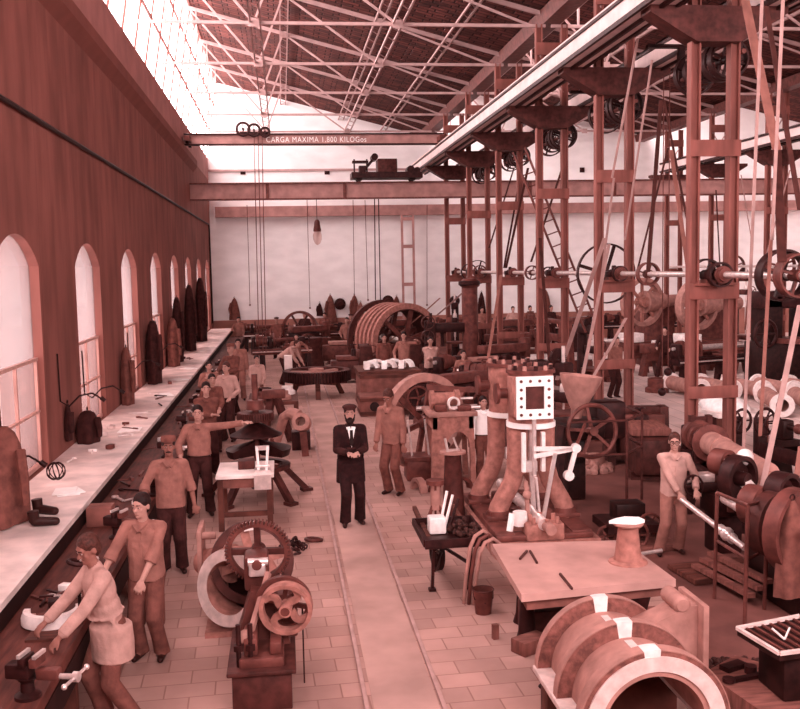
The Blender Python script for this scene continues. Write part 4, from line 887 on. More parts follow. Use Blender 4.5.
# ---- small table with a fixture
t = thing('small_table', 'small rough table with pale top standing by the gear shaft', 'table', (-.62, 14.0, 0))
MB().b2((-1.02, 13.45, .76), (-.2, 14.45, .81), .008).build('tabletop', 'shelf_pale', t)
for x in (-.96, -.27):
    for y in (13.52, 14.38): MB().b2((x-.04, y-.04, 0), (x+.04, y+.04, .76)).build('leg', 'wood_dark', t)
MB().b2((-.96, 13.5, .62), (-.27, 13.54, .75)).b2((-.96, 14.36, .62), (-.27, 14.4, .75)).build('apron', 'wood_mid', t)
MB().b2((-.94, 13.5, .2), (-.28, 13.55, .27)).build('stretcher', 'wood_dark', t)
tag(MB().b2((-.72, 13.85, .81), (-.48, 14.1, .93), .006).build('tool_box', 'iron_brown'), 'small dark box on the pale tabletop', 'box')
t = thing('machine_fixture', 'pale two-armed iron fixture hanging at the edge of the small table', 'fixture', (-.35, 13.7, .81))
for s in (-.08, .08): MB().bar((-.36+s*.7, 13.6, .82), (-.36+s, 13.78, 1.15), .035, .04).build('arm', 'machined', t)
MB().b2((-.48, 13.55, .81), (-.24, 13.72, .85)).b2((-.46, 13.76, 1.1), (-.26, 13.82, 1.16)).cyl((-.46, 13.62, .9), (-.26, 13.62, .9), .02).build('crosspiece', 'bright_steel', t)
MB().b2((-.48, 13.41, .6), (-.24, 13.44, .81)).build('hanger', 'bright_steel', t)

# ---- turbine shaft with gear and guide wheels
Y = 15.5; p = onY(256, 430, Y); X = p.x
def zz(y): return onY(256, y, Y).z
t = thing('turbine_shaft', 'upright turbine shaft with gear wheel, dished discs and splayed feet', 'machine', (X, Y, 0))
MB().cyl((X, Y, .2), (X, Y, zz(374)), .05, .05, 16).cyl((X, Y, zz(409)), (X, Y, zz(400)), .15, .14, 20).build('shaft', 'iron_mid', t)
MB().gear((X, Y, zz(416)), (0, 0, 1), .30, .13, 44, .03, .04).build('gear_wheel', 'iron_brown', t)
MB().lathe([(.05, zz(423)), (.12, zz(424)), (.38, zz(433)), (.42, zz(434)), (.42, zz(435)), (.36, zz(435)), (.05, zz(427))], (X, Y, 0), (0, 0, 1), 36, loop=True).build('dish', 'iron_dark', t)
MB().arc([(.05, zz(440)), (.5, zz(448)), (.53, zz(448)), (.53, zz(449)), (.5, zz(455)), (.05, zz(455))], (X+.03, Y, 0), (0, 0, 1), (0, 1, 0), -2.3, 2.3, 30).build('runner_vane', 'iron_dark', t)
MB().lathe([(.42, zz(466)-.03), (.54, zz(466)-.03), (.54, zz(466)+.03), (.42, zz(466)+.03)], (X, Y, 0), (0, 0, 1), 40, loop=True).spokes((X, Y, zz(466)), (0, 0, 1), .05, .45, 5, .07, .05).build('base_ring', 'iron_brown', t)
for k in range(5):
    a = 2*PI*k/5-.9; c = V((X+math.cos(a)*.4, Y+math.sin(a)*.4, zz(466))); f = V((X+math.cos(a)*.85, Y+math.sin(a)*.85, .03))
    MB().bar(c, f, .1, .09).box(f+V((0, 0, -.0)), (.18, .16, .05), a).build('leg', 'iron_brown', t)
MB().lathe([(.1, .15), (.14, .2), (.14, zz(466)-.05), (.07, zz(460))], (X, Y, 0), (0, 0, 1), 18).build('footstep_bearing', 'iron_dark', t)
# castings beside it
t = thing('forked_casting', 'pale forked casting with round eye standing behind the turbine shaft', 'casting', (.28, 18.8, 0))
MB().tube([(-.2, 19.3, .25), (-.05, 19.1, .75), (.1, 18.95, .85), (.25, 18.85, .8)], .1, 10, rr=[.09, .1, .12, .13]).build('arm', 'cast_pale', t)
MB().lathe([(.1, -.12), (.18, -.12), (.18, .12), (.1, .12)], (.3, 18.8, .68), (-.2, -1, .3), 24, loop=True).build('eye', 'cast_pale', t)
MB().bar((.32, 18.8, .5), (.36, 18.8, .0), .14, .14).bar((-.25, 19.3, .3), (-.3, 19.4, 0), .12, .12).build('foot', 'iron_mid', t)
t = thing('forked_casting', 'dark ribbed casting leaning behind the pale forked casting', 'casting', (-.15, 20.3, 0))
MB().bar((-.5, 20.2, .05), (-.3, 20.5, 1.0), .16, .1).bar((.1, 20.2, .05), (-.2, 20.5, 1.0), .16, .1).build('legs', 'iron_brown', t); MB().box((-.25, 20.5, 1.05), (.5, .2, .2), bev=.03).build('head', 'iron_mid', t)
tag(MB().b2((.1, 19.4, 0), (.48, 19.75, .38), .01).build('iron_box', 'iron_dark'), 'small dark iron box on the floor beside the forked casting', 'box')
t = thing('casting_bench', 'low bench crowded with dark castings between the turbine shaft and the toothed ring', 'bench', (-.3, 23.5, 0))
MB().b2((-.9, 22.6, .5), (.3, 24.4, .58)).build('top', 'wood_dark', t)
for x in (-.85, .25):
    for y in (22.7, 24.3): MB().b2((x-.05, y-.05, 0), (x+.05, y+.05, .5)).build('leg', 'wood_dark', t)
for i, (x, y, r, m_) in enumerate(((-.6, 23, .2, 'iron_mid'), (-.1, 23.1, .24, 'cast_pale'), (-.5, 23.8, .22, 'iron_dark'), (.05, 24.0, .2, 'machined'))):
    tag(MB().lathe([(r*.5, 0), (r, 0), (r, .08), (r*.7, .12), (r*.7, .2), (r*.5, .2)], (x, y, .58), (0, 0, 1), 20, loop=True).build('flanged_bush', m_), ['brown', 'pale', 'near-black', 'bright turned'][i]+' flanged bush on the low casting bench', 'casting')

# ---- toothed ring gear on trestles
p = onZ(317, 375, .62); X, Y = p.x, p.y
t = thing('ring_gear', 'large toothed ring gear with pale spokes lying flat on trestles', 'gear', (X, Y, 0))
MB().gear((X, Y, .62), (0, 0, 1), 1.0, .3, 64, .06, .86).build('toothed_rim', 'iron_dark', t)
MB().lathe([(.8, .48), (.95, .48), (.95, .78), (.8, .78)], (X, Y, 0), (0, 0, 1), 48, loop=True).build('rim', 'iron_brown', t)
MB().spokes((X, Y, .7), (0, 0, 1), .1, .85, 6, .16, .07, .2).lathe([(.2, .6), (.2, .82), (.1, .82)], (X, Y, 0), (0, 0, 1), 24).build('spokes', 'cast_pale', t)
for k in range(3):
    a = k*2.1+.5; MB().bar((X+math.cos(a)*.6, Y+math.sin(a)*.6, .48), (X+math.cos(a)*.85, Y+math.sin(a)*.85, 0), .14, .1).build('trestle_leg', 'wood_dark', t)
MB().box((X, Y, .42), (1.5, .16, .12), .5).box((X, Y, .42), (1.5, .16, .12), -.7).build('trestle', 'wood_dark', t)
p = onZ(296, 386, 0); tag(MB().b2((p.x-.35, p.y-.25, 0), (p.x-.1, p.y+.1, 1.0), .01).build('upright_board', 'shelf_pale'), 'pale upright board standing against the toothed ring gear', 'board')

# ---- stacked crates with pale castings
for nm, lo, hi, l, m_ in (('wooden_crate', (1.85, 23.5, 0), (2.95, 24.4, .5), 'lowest brown crate beside the track, with a round hole', 'wood_mid'), ('wooden_crate', (1.95, 24.6, 0), (3.5, 26.2, .95), 'tall brown bin carrying the pale castings', 'wood_mid')):
    c = thing(nm, l, 'crate', ((lo[0]+hi[0])/2, (lo[1]+hi[1])/2, 0)); MB().b2(lo, hi, .01).build('body', m_, c)
    for z in (.08, hi[2]-.08): MB().b2((lo[0]-.02, lo[1]-.02, z-.04), (hi[0]+.02, hi[1]+.02, z+.04)).build('batten', 'wood_dark', c)
    if hi[2] < .6: MB().lathe([(.12, 0), (.12, .03)], (2.2, lo[1]-.04, .25), (0, 1, 0), 18).build('hole', 'iron_black', c)
MB().b2((1.9, 24.55, .95), (3.55, 26.25, 1.02)).build('rim', 'wood_dark', c)
for i in range(8):
    x, y = 2.15+.16*i, 25.0+.25*(i % 3)
    tag(MB().arc([(.14, -.07), (.22, -.07), (.22, .07), (.14, .07)], (x, y, 1.03+.0*i), (math.cos(i), math.sin(i), 0), (0, 0, 1), -1.5, 1.5, 14).build('half_bearing', 'white_paint' if i % 2 else 'machined'), 'pale half-round bearing shell heaped on the tall brown bin', 'casting', 'bearing shells on the brown bin')

# ---- ribbed rope drum
dc = V((4.0, 33.4, 1.15)); da = V((.34, -1, 0)).normalized()
t = thing('rope_drum', 'huge ribbed rope drum lying on its bearings in the back of the shop', 'drum', (4.0, 33.4, 0))
MB().annulus(dc, da, 1.08, 1.14, 1.5, 48).build('drum_shell', 'iron_brown', t)
for k in range(5): MB().annulus(dc+da*(-.7+.35*k), da, 1.12, 1.32, .16, 52).build('rope_rim', 'cast_raw', t)
for k in (0, 1): MB().spokes(dc+da*(.62-1.2*k), da, .15, 1.1, 6, .16, .1, .3).lathe([(.22, -.12), (.22, .12)], dc+da*(.62-1.2*k), da, 18).build('spokes', 'iron_mid', t)
MB().annulus(dc-da*1.25, da, 1.22, 1.4, .14, 48).spokes(dc-da*1.25, da, .15, 1.25, 6, .14, .08).build('rope_wheel', 'iron_brown', t)
MB().cyl(dc-da*1.6, dc+da*1.2, .12).build('shaft', 'bright_steel', t)
for s in (-1.5, 1.05):
    q = dc+da*s; MB().b2((q.x-.35, q.y-.18, 0), (q.x+.35, q.y+.18, 1.3), .05).build('pedestal', 'iron_brown', t)

# ---- back belt wheel with stand
p = onY(300, 329, 40.0); c = V((p.x, 40, p.z)); t = thing('belt_wheel', 'spoked belt wheel on a dark stand before the back bench', 'wheel', (c.x, 40, 0))
MB().annulus(c, (.25, 1, 0), .66, .76, .22, 40).build('rim', 'iron_mid', t); MB().spokes(c, (.25, 1, 0), .08, .68, 6, .08, .05).lathe([(.12, -.15), (.12, .15)], c, (.25, 1, 0), 16).build('spokes', 'iron_brown', t)
MB().cyl(c-V((.15, .5, 0)), c+V((.15, .5, 0)), .05).b2((c.x-.5, 40.3, 0), (c.x+.5, 40.7, c.z-.1), .05).build('stand', 'iron_brown', t)

# ---- horizontal steam engine with flywheel
fc = V((2.45, 16.75, .93)); fa = V((.5, -1, 0)).normalized(); t = thing('flywheel_engine', 'horizontal engine on an arched iron stand, with a big pale flywheel', 'engine', (2.9, 16.2, 0))
fw = MB().annulus(fc, fa, .74, .88, .16, 56).build('flywheel', 'cast_pale', t)
MB().spokes(fc, fa, .1, .78, 6, .09, .06, .3).lathe([(.13, -.15), (.13, .15)], fc, fa, 18).build('flywheel_spokes', 'iron_mid', fw)
fr = MB(); x0, x1, y0, y1 = 2.42, 3.2, 15.75, 16.55
ar = [(x0+.22+.36*i/10*1.0, .62+.2*math.sin(PI*i/10)) for i in range(11)]
poly = [(x0, 0), (x0+.22, 0)]+[(x0+.27+.41*(1-math.cos(PI*i/12))/2, .6+.3*math.sin(PI*i/12)) for i in range(13)]+[(x1-.09, 0), (x1, 0), (x1-.04, 1.16), (x0+.04, 1.16)]
for yy_ in (y0+.1, y1): fr.prism(poly, (0, yy_, 0), (1, 0, 0), (0, 0, 1), .1)
fr.b2((x0+.04, y0, .95), (x0+.12, y1, 1.16)).b2((x1-.12, y0, .95), (x1-.04, y1, 1.16)); fr.b2((x0+.035, y0+.005, .95), (x1-.035, y1-.01, 1.165)); fr.build('arched_stand', 'cast_raw', t)
MB().b2((x0-.03, y0-.03, 1.16), (x1+.03, y1+.05, 1.24), .012).build('bed_plate', 'cast_pale', t)
MB().cyl((x0+.1, 16.1, 1.42), (x1-.25, 16.1, 1.42), .12, None, 20).cyl((x0+.05, 16.1, 1.42), (x0+.12, 16.1, 1.42), .16).cyl((x1-.3, 16.1, 1.42), (x1-.22, 16.1, 1.42), .16).build('cylinder', 'cast_raw', t)
MB().b2((x0+.1, 15.8, 1.24), (x0+.3, 16.0, 1.36), .02).b2((x1-.3, 15.8, 1.24), (x1-.06, 16.0, 1.34), .02).build('bearing_cap', 'iron_mid', t)
MB().annulus((x0+.42, 15.85, 1.38), (.2, -1, 0), .08, .11, .06, 24).build('governor_ring', 'machined', t)
MB().cyl((x1-.3, 16.1, 1.42), (x1+.02, 16.1, 1.42), .025).cyl((2.3, 16.6, 1.2), (3.4, 16.6, 1.2), .04).cyl((2.75, 15.85, 1.3), (3.3, 15.85, 1.3), .03).build('piston_rod', 'bright_steel', t)
MB().prism([(0, 0), (.9, -.06), (.9, .02), (0, .12)], (2.5, 16.7, 1.5), (1, 0, 0), (0, 0, 1), .06).build('guard_plate', 'iron_mid', t)
for x in (2.1, 2.4): MB().bar((x, 16.3, 1.05), (x+.08, 16.3, .3), .03, .05).build('valve_rod', 'bright_steel', t)
MB().b2((2.05, 16.1, 0), (2.5, 16.55, .36), .02).b2((2.0, 16.05, .36), (2.55, 16.6, .42)).build('bearing_block', 'iron_mid', t)
for i, (x, y, a) in enumerate(((2.15, 15.4, .3), (2.5, 15.2, 1.0), (2.85, 15.35, 2.0))):
    tag(MB().arc([(.16, -.06), (.22, -.06), (.22, .06), (.16, .06)], (x, y, .0), (math.cos(a), math.sin(a), 0), (0, 0, 1), -1.57, 1.57, 14).build('half_ring', 'cast_pale' if i == 0 else 'iron_mid'), ['pale half ring on the floor before the bearing block', 'brown half ring on the floor under the flywheel engine', 'brown half ring on the floor before the arched stand'][i], 'casting')

# ---- tapered pedestal with tool
t = thing('iron_pedestal', 'tall tapered iron pedestal with a round top, beside the wheelbarrow', 'pedestal', (2.36, 13.3, 0))
MB().lathe([(.18, 0), (.17, .06), (.145, .5), (.12, 1.0), (.13, 1.03)], (2.36, 13.3, 0), (0, 0, 1), 24).build('column', 'iron_brown', t)
MB().lathe([(.01, 1.03), (.19, 1.03), (.19, 1.06), (.01, 1.06)], (2.36, 13.3, 0), (0, 0, 1), 24).build('round_top', 'cast_pale', t)
tag(MB().bar((2.26, 13.25, 1.075), (2.46, 13.33, 1.075), .03, .028).bar((2.28, 13.26, 1.07), (2.25, 13.3, 1.25), .025, .025).bar((2.44, 13.32, 1.07), (2.38, 13.34, 1.25), .025, .025).build('calliper', 'bright_steel'), 'bright open calliper standing on the round pedestal top', 'tool')
t = thing('iron_stool', 'small iron stand with crossed legs behind the wheelbarrow', 'stand', (2.05, 13.0, 0))
MB().lathe([(.13, .66), (.13, .72), (.01, .72)], (2.05, 13.0, 0), (0, 0, 1), 16).build('seat', 'iron_mid', t)
for k in range(3):
    a = k*2.09+.4; MB().bar((2.05+.08*math.cos(a), 13+.08*math.sin(a), .66), (2.05-.2*math.cos(a), 13-.2*math.sin(a), 0), .03, .04).build('leg', 'iron_mid', t)
MB().cyl((2.05, 13, .3), (2.05, 13, .66), .07).build('stem', 'cast_pale', t)

# ---- wheelbarrow
t = thing('wheelbarrow', 'flat dark wheelbarrow loaded with scrap beside the track', 'wheelbarrow', (1.85, 10.85, 0))
MB().b2((1.5, 10.3, .55), (2.2, 11.25, .58)).b2((1.5, 10.28, .58), (2.2, 10.31, .66)).b2((1.5, 11.22, .58), (2.2, 11.25, .66)).b2((1.48, 10.3, .58), (1.51, 11.25, .66)).b2((2.19, 10.3, .58), (2.22, 11.25, .66)).build('tray', 'iron_dark', t)
for x, y in ((1.62, 10.45), (2.05, 10.45)): MB().bar((x, y, .55), (x-.02, y+.05, .0), .035, .035).box((x-.02, y+.05, .02), (.08, .08, .03)).build('leg', 'iron_dark', t)
MB().bar((1.62, 10.45, .25), (1.85, 11.2, .3), .03, .03).bar((2.05, 10.45, .3), (1.85, 11.2, .3), .03, .03).build('brace', 'iron_dark', t)
MB().annulus((1.78, 11.25, .24), (1, .15, 0), .2, .24, .06, 28).spokes((1.78, 11.25, .24), (1, .15, 0), .03, .2, 6, .03, .03).build('wheel', 'iron_black', t)
for x in (1.6, 2.1): MB().bar((x, 10.4, .54), (x, 11.9, .62), .05, .05).build('handle', 'wood_dark', t)
tag(MB().b2((1.62, 10.75, .585), (1.82, 10.95, .78), .02).build('metal_block', 'machined'), 'pale cubic metal block in the wheelbarrow', 'block')
mb = MB()
for i in range(90):
    a, r = random.uniform(0, 6.28), random.random()**.5*.2; mb.ball((2.02+r*math.cos(a), 10.75+r*math.sin(a), .61+.16*(1-r/.2)*random.random()), random.uniform(.02, .04), 7)
tag(mb.build('iron_turnings', 'coal'), 'heap of dark iron turnings in the wheelbarrow', 'scrap', kind='stuff')
for i in range(3): tag(MB().bar((1.78+.06*i, 11.0, .6), (1.9+.07*i, 11.15, 1.0-.05*i), .025, .025).build('steel_bar', 'machined' if i < 2 else 'iron_dark'), 'short steel bar standing up out of the wheelbarrow', 'bar', 'bars in the wheelbarrow')

# ---- bent pipes, bucket, blocks
def P2(px, py, Y): q = onY(px, py, Y); return q
for i, o_ in enumerate((0, 1, 2)):
    x = 1.98+.05*o_; y = 10.05-.03*o_
    tag(MB().tube([(x-.1, y-.02, .0), (x-.08, y-.02, .25), (x-.02, y, .62-.02*i), (x+.04, y+.02, .74-.03*i), (x+.14, y+.05, .79-.04*i), (x+.22, y+.08, .72-.04*i), (x+.25, y+.1, .5)], .022, 8).build('bent_pipe', 'cast_pale' if i != 1 else 'iron_mid'), ['outermost', 'middle', 'innermost'][i]+' of the three bent pipes leaning beside the bucket', 'pipe', 'bent pipes by the surface table')
t = thing('bucket', 'dark iron bucket standing below the bent pipes', 'bucket', (2.03, 9.72, 0))
MB().lathe([(.01, 0), (.085, 0), (.115, .26), (.105, .26), (.078, .02), (.01, .02)], (2.03, 9.72, 0), (0, 0, 1), 24).build('body', 'iron_mid', t)
MB().torus((2.03, 9.72, .26), (0, 0, 1), .113, .009, 24, 6).build('rim', 'iron_brown', t); MB().tube([(1.92, 9.72, .24), (1.93, 9.68, .17), (2.03, 9.62, .14), (2.13, 9.68, .17), (2.14, 9.72, .24)], .006, 6).build('handle', 'iron_dark', t)
tag(MB().box((2.27, 8.66, .07), (.34, .2, .14), .5, .012).build('timber_block', 'wood_mid'), 'brown timber block lying before the surface table', 'block')
tag(MB().cyl((2.42, 8.52, .06), (2.62, 8.68, .06), .06, .055).cyl((2.6, 8.66, .06), (2.72, 8.76, .06), .04).build('short_roller', 'iron_brown'), 'short dark roller lying beside the timber block', 'roller')
tag(MB().box((2.0, 9.0, .075), (.06, .05, .15), .2).build('wood_peg', 'wood_mid'), 'small upright wood peg on the flagstones below the bucket', 'peg')
tag(MB().torus((2.17, 7.85, .012), (0, 0, 1), .035, .012, 14, 6).build('iron_washer', 'iron_dark'), 'loose iron washer lying on the flagstones', 'washer')
tag(MB().bar((2.3, 7.55, .015), (2.65, 7.5, .015), .02, .02).bar((2.3, 7.55, .015), (2.2, 7.48, .015), .04, .02).build('spanner', 'iron_black'), 'black spanner lying on the floor before the big split casing', 'spanner')

# ---- surface table with cone pedestal
t = thing('surface_table', 'large pale flat surface table in front of the upright engine', 'table', (2.8, 8.8, 0))
a, b, c, d = (2.11, 9.62), (2.03, 8.05), (3.53, 8.2), (3.50, 9.5)
MB().prism([(b[0], b[1]), (c[0], c[1]), (d[0], d[1]), (a[0], a[1])], (0, 0, .71), (1, 0, 0), (0, 1, 0), .07).build('top', 'plate_top', t)
MB().prism([(2.1, 8.14), (3.44, 8.28), (3.42, 9.42), (2.18, 9.52)], (0, 0, .6), (1, 0, 0), (0, 1, 0), .11).build('frame', 'wood_mid', t)
for x, y in ((2.3, 8.9), (3.25, 8.4), (2.4, 9.4), (3.3, 9.3)): MB().lathe([(.12, 0), (.09, .1), (.07, .4), (.12, .6)], (x, y, 0), (0, 0, 1), 14).build('leg', 'iron_dark', t)
MB().cyl((2.5, 8.35, .3), (2.75, 8.6, .34), .12).b2((2.3, 8.85, 0), (2.85, 9.3, .3), .02).build('screw_jack', 'iron_brown', t)
p = onZ(628, 562, .78); X, Y = p.x, p.y
t = thing('cone_stand', 'flared conical stand with a white top on the surface table', 'stand', (X, Y, .78))
MB().lathe([(.19, 0), (.185, .015), (.14, .03), (.125, .1), (.095, .36), (.1, .37)], (X, Y, .78), (0, 0, 1), 28).build('cone', 'cast_raw', t)
MB().lathe([(.01, .37), (.14, .37), (.15, .385), (.145, .40), (.01, .40)], (X, Y, .78), (0, 0, 1), 28).build('round_top', 'cast_pale', t)
tag(MB().prism([(-.2, -.02), (.04, -.11), (.15, -.05), (.13, .06), (.0, .1), (-.1, .06)], (X, Y, 1.18), (1, 0, 0), (0, 1, 0), .03).build('cloth_rag', 'white_paint'), 'white rag lying on the conical stand', 'cloth')
for i, (px, py, qx, qy) in enumerate(((560, 575, 572, 590), (520, 560, 527, 552), (530, 552, 537, 564))):
    p, q = onZ(px, py, .78), onZ(qx, qy, .78); tag(MB().bar(p+V((0, 0, .012)), q+V((0, 0, .012)), .02, .02).build('scriber', 'iron_brown'), ['first', 'second', 'third'][i]+' thin brown marking tool lying on the surface table, counted from its front edge', 'tool')

# ---- split casing in the foreground
t = thing('split_casing', 'large half-round split casing with three flanges and a pale machined rim', 'casting', (2.57, 6.95, 0))
cz = .37; AX = (0, 1, 0); UP = (0, 0, 1); HA = PI/2
def half(r0_, r1_, y0, y1, a0=-HA, a1=HA, n=40): return MB().arc([(r0_, 0), (r1_, 0), (r1_, y1-y0), (r0_, y1-y0)], (2.57, y0, cz), AX, UP, a0, a1, n)
half(.38, .45, 6.3, 7.5).build('barrel', 'cast_pale', t)
for y0, y1 in ((6.3, 6.42), (6.86, 6.95), (7.42, 7.5)):
    f = half(.45, .565, y0, y1).build('flange', 'cast_dark', t)
    MB().arc([(.562, 0), (.572, 0), (.572, y1-y0), (.562, y1-y0)], (2.57, y0, cz), AX, UP, -HA, HA, 40).build('flange_edge', 'cast_pale', f)
    MB().arc([(.45, 0), (.576, 0), (.576, y1-y0+.004), (.45, y1-y0+.004)], (2.57, y0-.002, cz), AX, UP, -.16, .06, 6).build('chalk_patch', 'machined', f)
half(.42, .53, 6.285, 6.3).build('machined_rim', 'chalky', t)
for s in (-1, 1): MB().b2((2.57+s*.49-.1, 6.3, cz-.05), (2.57+s*.49+.1, 7.5, cz), .008).build('split_flange', 'chalky', t)
for y in (6.32, 7.44): MB().b2((2.02, y, cz-.03), (2.18, y+.1, cz+.015)).build('joint_pad', 'machined', t)
MB().arc([(.45, 0), (.456, 0), (.456, .3), (.45, .3)], (2.57, 6.5, cz), AX, UP, -.12, .02, 6).arc([(.45, 0), (.456, 0), (.456, .3), (.45, .3)], (2.57, 7.03, cz), AX, UP, -.13, .0, 6).build('chalk_stripe', 'chalky', t)
MB().prism([(2.8, .75), (3.22, .92), (3.3, .92), (3.3, .25), (3.18, .32), (3.02, .5), (2.95, .62)], (0, 7.42, 0), (1, 0, 0), (0, 0, 1), .26).build('bracket_arm', 'cast_pale', t)
MB().b2((3.27, 7.05, .2), (3.32, 7.55, .95), .008).build('bracket_flange', 'cast_pale', t); MB().lathe([(.05, 0), (.07, .02), (.07, .3), (.05, .32)], (3.14, 7.15, .93), (0, 1, 0), 16).build('boss', 'cast_pale', t)
for y in (6.5, 7.3): tag(MB().b2((2.02, y-.1, 0), (3.12, y+.1, .32), .01).build('timber_baulk', 'wood_dark'), 'dark timber under the split casing, %s the camera' % ('nearer' if y < 7 else 'farther from'), 'timber')

# ---- upright two-cylinder engine
t = thing('upright_engine', 'upright two-cylinder steam engine with curved iron legs and a square white valve face', 'engine', (3.15, 12.6, 0))
MB().prism([(2.57, 11.5), (3.95, 11.5), (3.95, 14.0), (2.54, 14.0)], (0, 0, 0), (1, 0, 0), (0, 1, 0), .2).build('base_plate', 'cast_raw', t)
MB().b2((2.6, 11.55, .2), (3.87, 11.8, .28), .02).b2((2.6, 13.0, .2), (3.87, 13.3, .28), .02).b2((2.6, 11.6, .2), (2.85, 13.9, .3), .02).b2((3.6, 11.6, .2), (3.87, 13.9, .3), .02).build('bed_frame', 'iron_mid', t)
for i, (cx, cy) in enumerate(((3.26, 12.35), (3.2, 13.3))):
    MB().lathe([(.30, 1.60), (.30, 2.27)], (cx, cy, 0), (0, 0, 1), 30).build('cylinder', 'cast_raw', t)
    MB().lathe([(.33, 1.55), (.33, 1.62), (.1, 1.62), (.1, 1.55)], (cx, cy, 0), (0, 0, 1), 30, loop=True).build('lower_flange', 'white_paint', t)
    MB().lathe([(.33, 2.27), (.33, 2.32), (.05, 2.32)], (cx, cy, 0), (0, 0, 1), 30).build('cylinder_head', 'iron_mid', t)
    for k in range(12):
        a = 2*PI*k/12; MB().cyl((cx+.28*math.cos(a), cy+.28*math.sin(a), 2.32), (cx+.28*math.cos(a), cy+.28*math.sin(a), 2.38), .03, .026, 7).build('head_bolt', 'iron_dark' if k % 2 else 'cast_pale', t)
    MB().cyl((cx-.3, cy, 2.0), (cx-.46, cy, 2.0), .07).cyl((cx-.44, cy, 2.0), (cx-.48, cy, 2.0), .14).build('inlet_flange', 'iron_mid', t)
    for s in (-1, 1):
        pts = [(cx+s*.2, cy, 1.58), (cx+s*.2, cy, 1.25), (cx+s*.21, cy, .98), (cx+s*.26, cy, .8), (cx+s*.36, cy, .62), (cx+s*.44, cy, .47), (cx+s*.47, cy, .3)]
        MB().tube(pts, .1, 14, rr=[.13, .125, .125, .125, .125, .13, .15]).build('curved_leg', 'cast_raw', t)
        MB().box((cx+s*.47, cy, .33), (.34, .3, .06), bev=.012).lathe([(.16, .35), (.15, .42)], (cx+s*.47, cy, 0), (0, 0, 1), 18).bolts((cx+s*.47, cy, .36), (0, 0, 1), .14, 4, .025, .05, .8).build('leg_foot', 'iron_mid', t)
    MB().cyl((cx, cy, 1.0), (cx, cy, 1.6), .04).build('piston_rod', 'bright_steel', t)
    MB().b2((cx-.08, cy-.06, .92), (cx+.08, cy+.06, 1.08), .02).build('crosshead', 'machined', t)
    MB().bar((cx, cy, 1.0), (cx+.03, cy-.02, .36), .06, .05).build('connecting_rod', 'bright_steel', t)
    MB().b2((cx-.26, cy-.16, .2), (cx+.26, cy+.16, .42), .03).build('main_bearing', 'iron_mid', t)
# valve chest with the square face
fx0, fx1, fz0, fz1 = 2.97, 3.46, 1.70, 2.26
MB().b2((fx0-.03, 11.99, fz0+.03), (fx1-.02, 12.35, fz1-.02), .012).build('valve_chest', 'cast_raw', t)
vf = MB()
for lo, hi in (((fx0, fz0), (fx1, fz0+.13)), ((fx0, fz1-.13), (fx1, fz1)), ((fx0, fz0+.13), (fx0+.12, fz1-.13)), ((fx1-.12, fz0+.13), (fx1, fz1-.13))): vf.b2((lo[0], 11.945, lo[1]), (hi[0], 11.99, hi[1]))
vf = vf.build('valve_face', 'white_paint', t)
MB().b2((fx0+.11, 11.975, fz0+.12), (fx1-.11, 11.985, fz1-.12)).build('valve_port', 'iron_brown', t)
for k in range(4):
    for px, pz in ((fx0+.06+.123*k, fz0+.06), (fx0+.06+.123*k, fz1-.06)): MB().cyl((px, 11.945, pz), (px, 11.935, pz), .021, None, 8).build('bolt_hole', 'iron_mid', vf)
for k in (1, 2, 3):
    for px in (fx0+.06, fx1-.06): MB().cyl((px, 11.945, fz0+.06+.11*k), (px, 11.935, fz0+.06+.11*k), .021, None, 8).build('bolt_hole', 'iron_mid', vf)
# valve gear
MB().cyl((3.2, 11.95, .95), (3.2, 11.95, 1.7), .028).build('valve_rod', 'bright_steel', t)
for x in (3.07, 3.33): MB().bar((x, 12.0, 1.0), (x, 12.0, 1.52), .05, .07).build('guide_bar', 'machined', t)
MB().bar((3.18, 11.9, 1.32), (3.74, 11.88, 1.3), .03, .06).build('radius_link', 'machined', t); MB().bar((3.18, 11.9, 1.22), (3.74, 11.88, 1.31), .03, .06).build('radius_link', 'machined', t)
MB().cyl((3.74, 11.85, 1.31), (3.74, 11.93, 1.31), .06).bar((3.74, 11.88, 1.31), (3.64, 11.88, .95), .03, .06).cyl((3.64, 11.84, .95), (3.64, 11.93, .95), .065).build('drop_link', 'machined', t)
MB().bar((3.74, 11.9, 1.31), (4.0, 12.3, 1.55), .03, .04).build('reach_rod', 'iron_mid', t)
MB().bar((3.46, 11.88, 1.26), (3.29, 11.85, .42), .03, .05).build('eccentric_rod', 'bright_steel', t); MB().bar((3.2, 11.88, .95), (3.24, 11.85, .42), .03, .05).build('eccentric_rod', 'bright_steel', t)
MB().bar((3.07, 11.9, .9), (3.1, 11.9, .35), .05, .05).ball((3.08, 11.88, .72), .06, 10).build('pump_rod', 'cast_pale', t)
MB().cyl((3.2, 11.5, .42), (3.2, 13.9, .42), .075).build('crankshaft', 'bright_steel', t)
MB().cyl((3.24, 11.3, .4), (3.24, 11.62, .4), .07).build('shaft_end', 'cast_pale', t)
MB().b2((2.98, 11.52, .2), (3.48, 11.78, .42), .03).bolts((3.23, 11.64, .42), (0, 0, 1), .18, 6, .03, .08).build('front_bearing', 'cast_raw', t)
MB().lathe([(.03, -.1), (.09, -.09), (.1, 0), (.09, .09), (.03, .1)], (2.95, 11.75, .45), (0, 0, 1), 14).build('oil_cup', 'machined', t)
MB().bar((2.8, 11.7, .3), (2.85, 11.75, .52), .06, .06).build('drain_cock', 'white_paint', t)
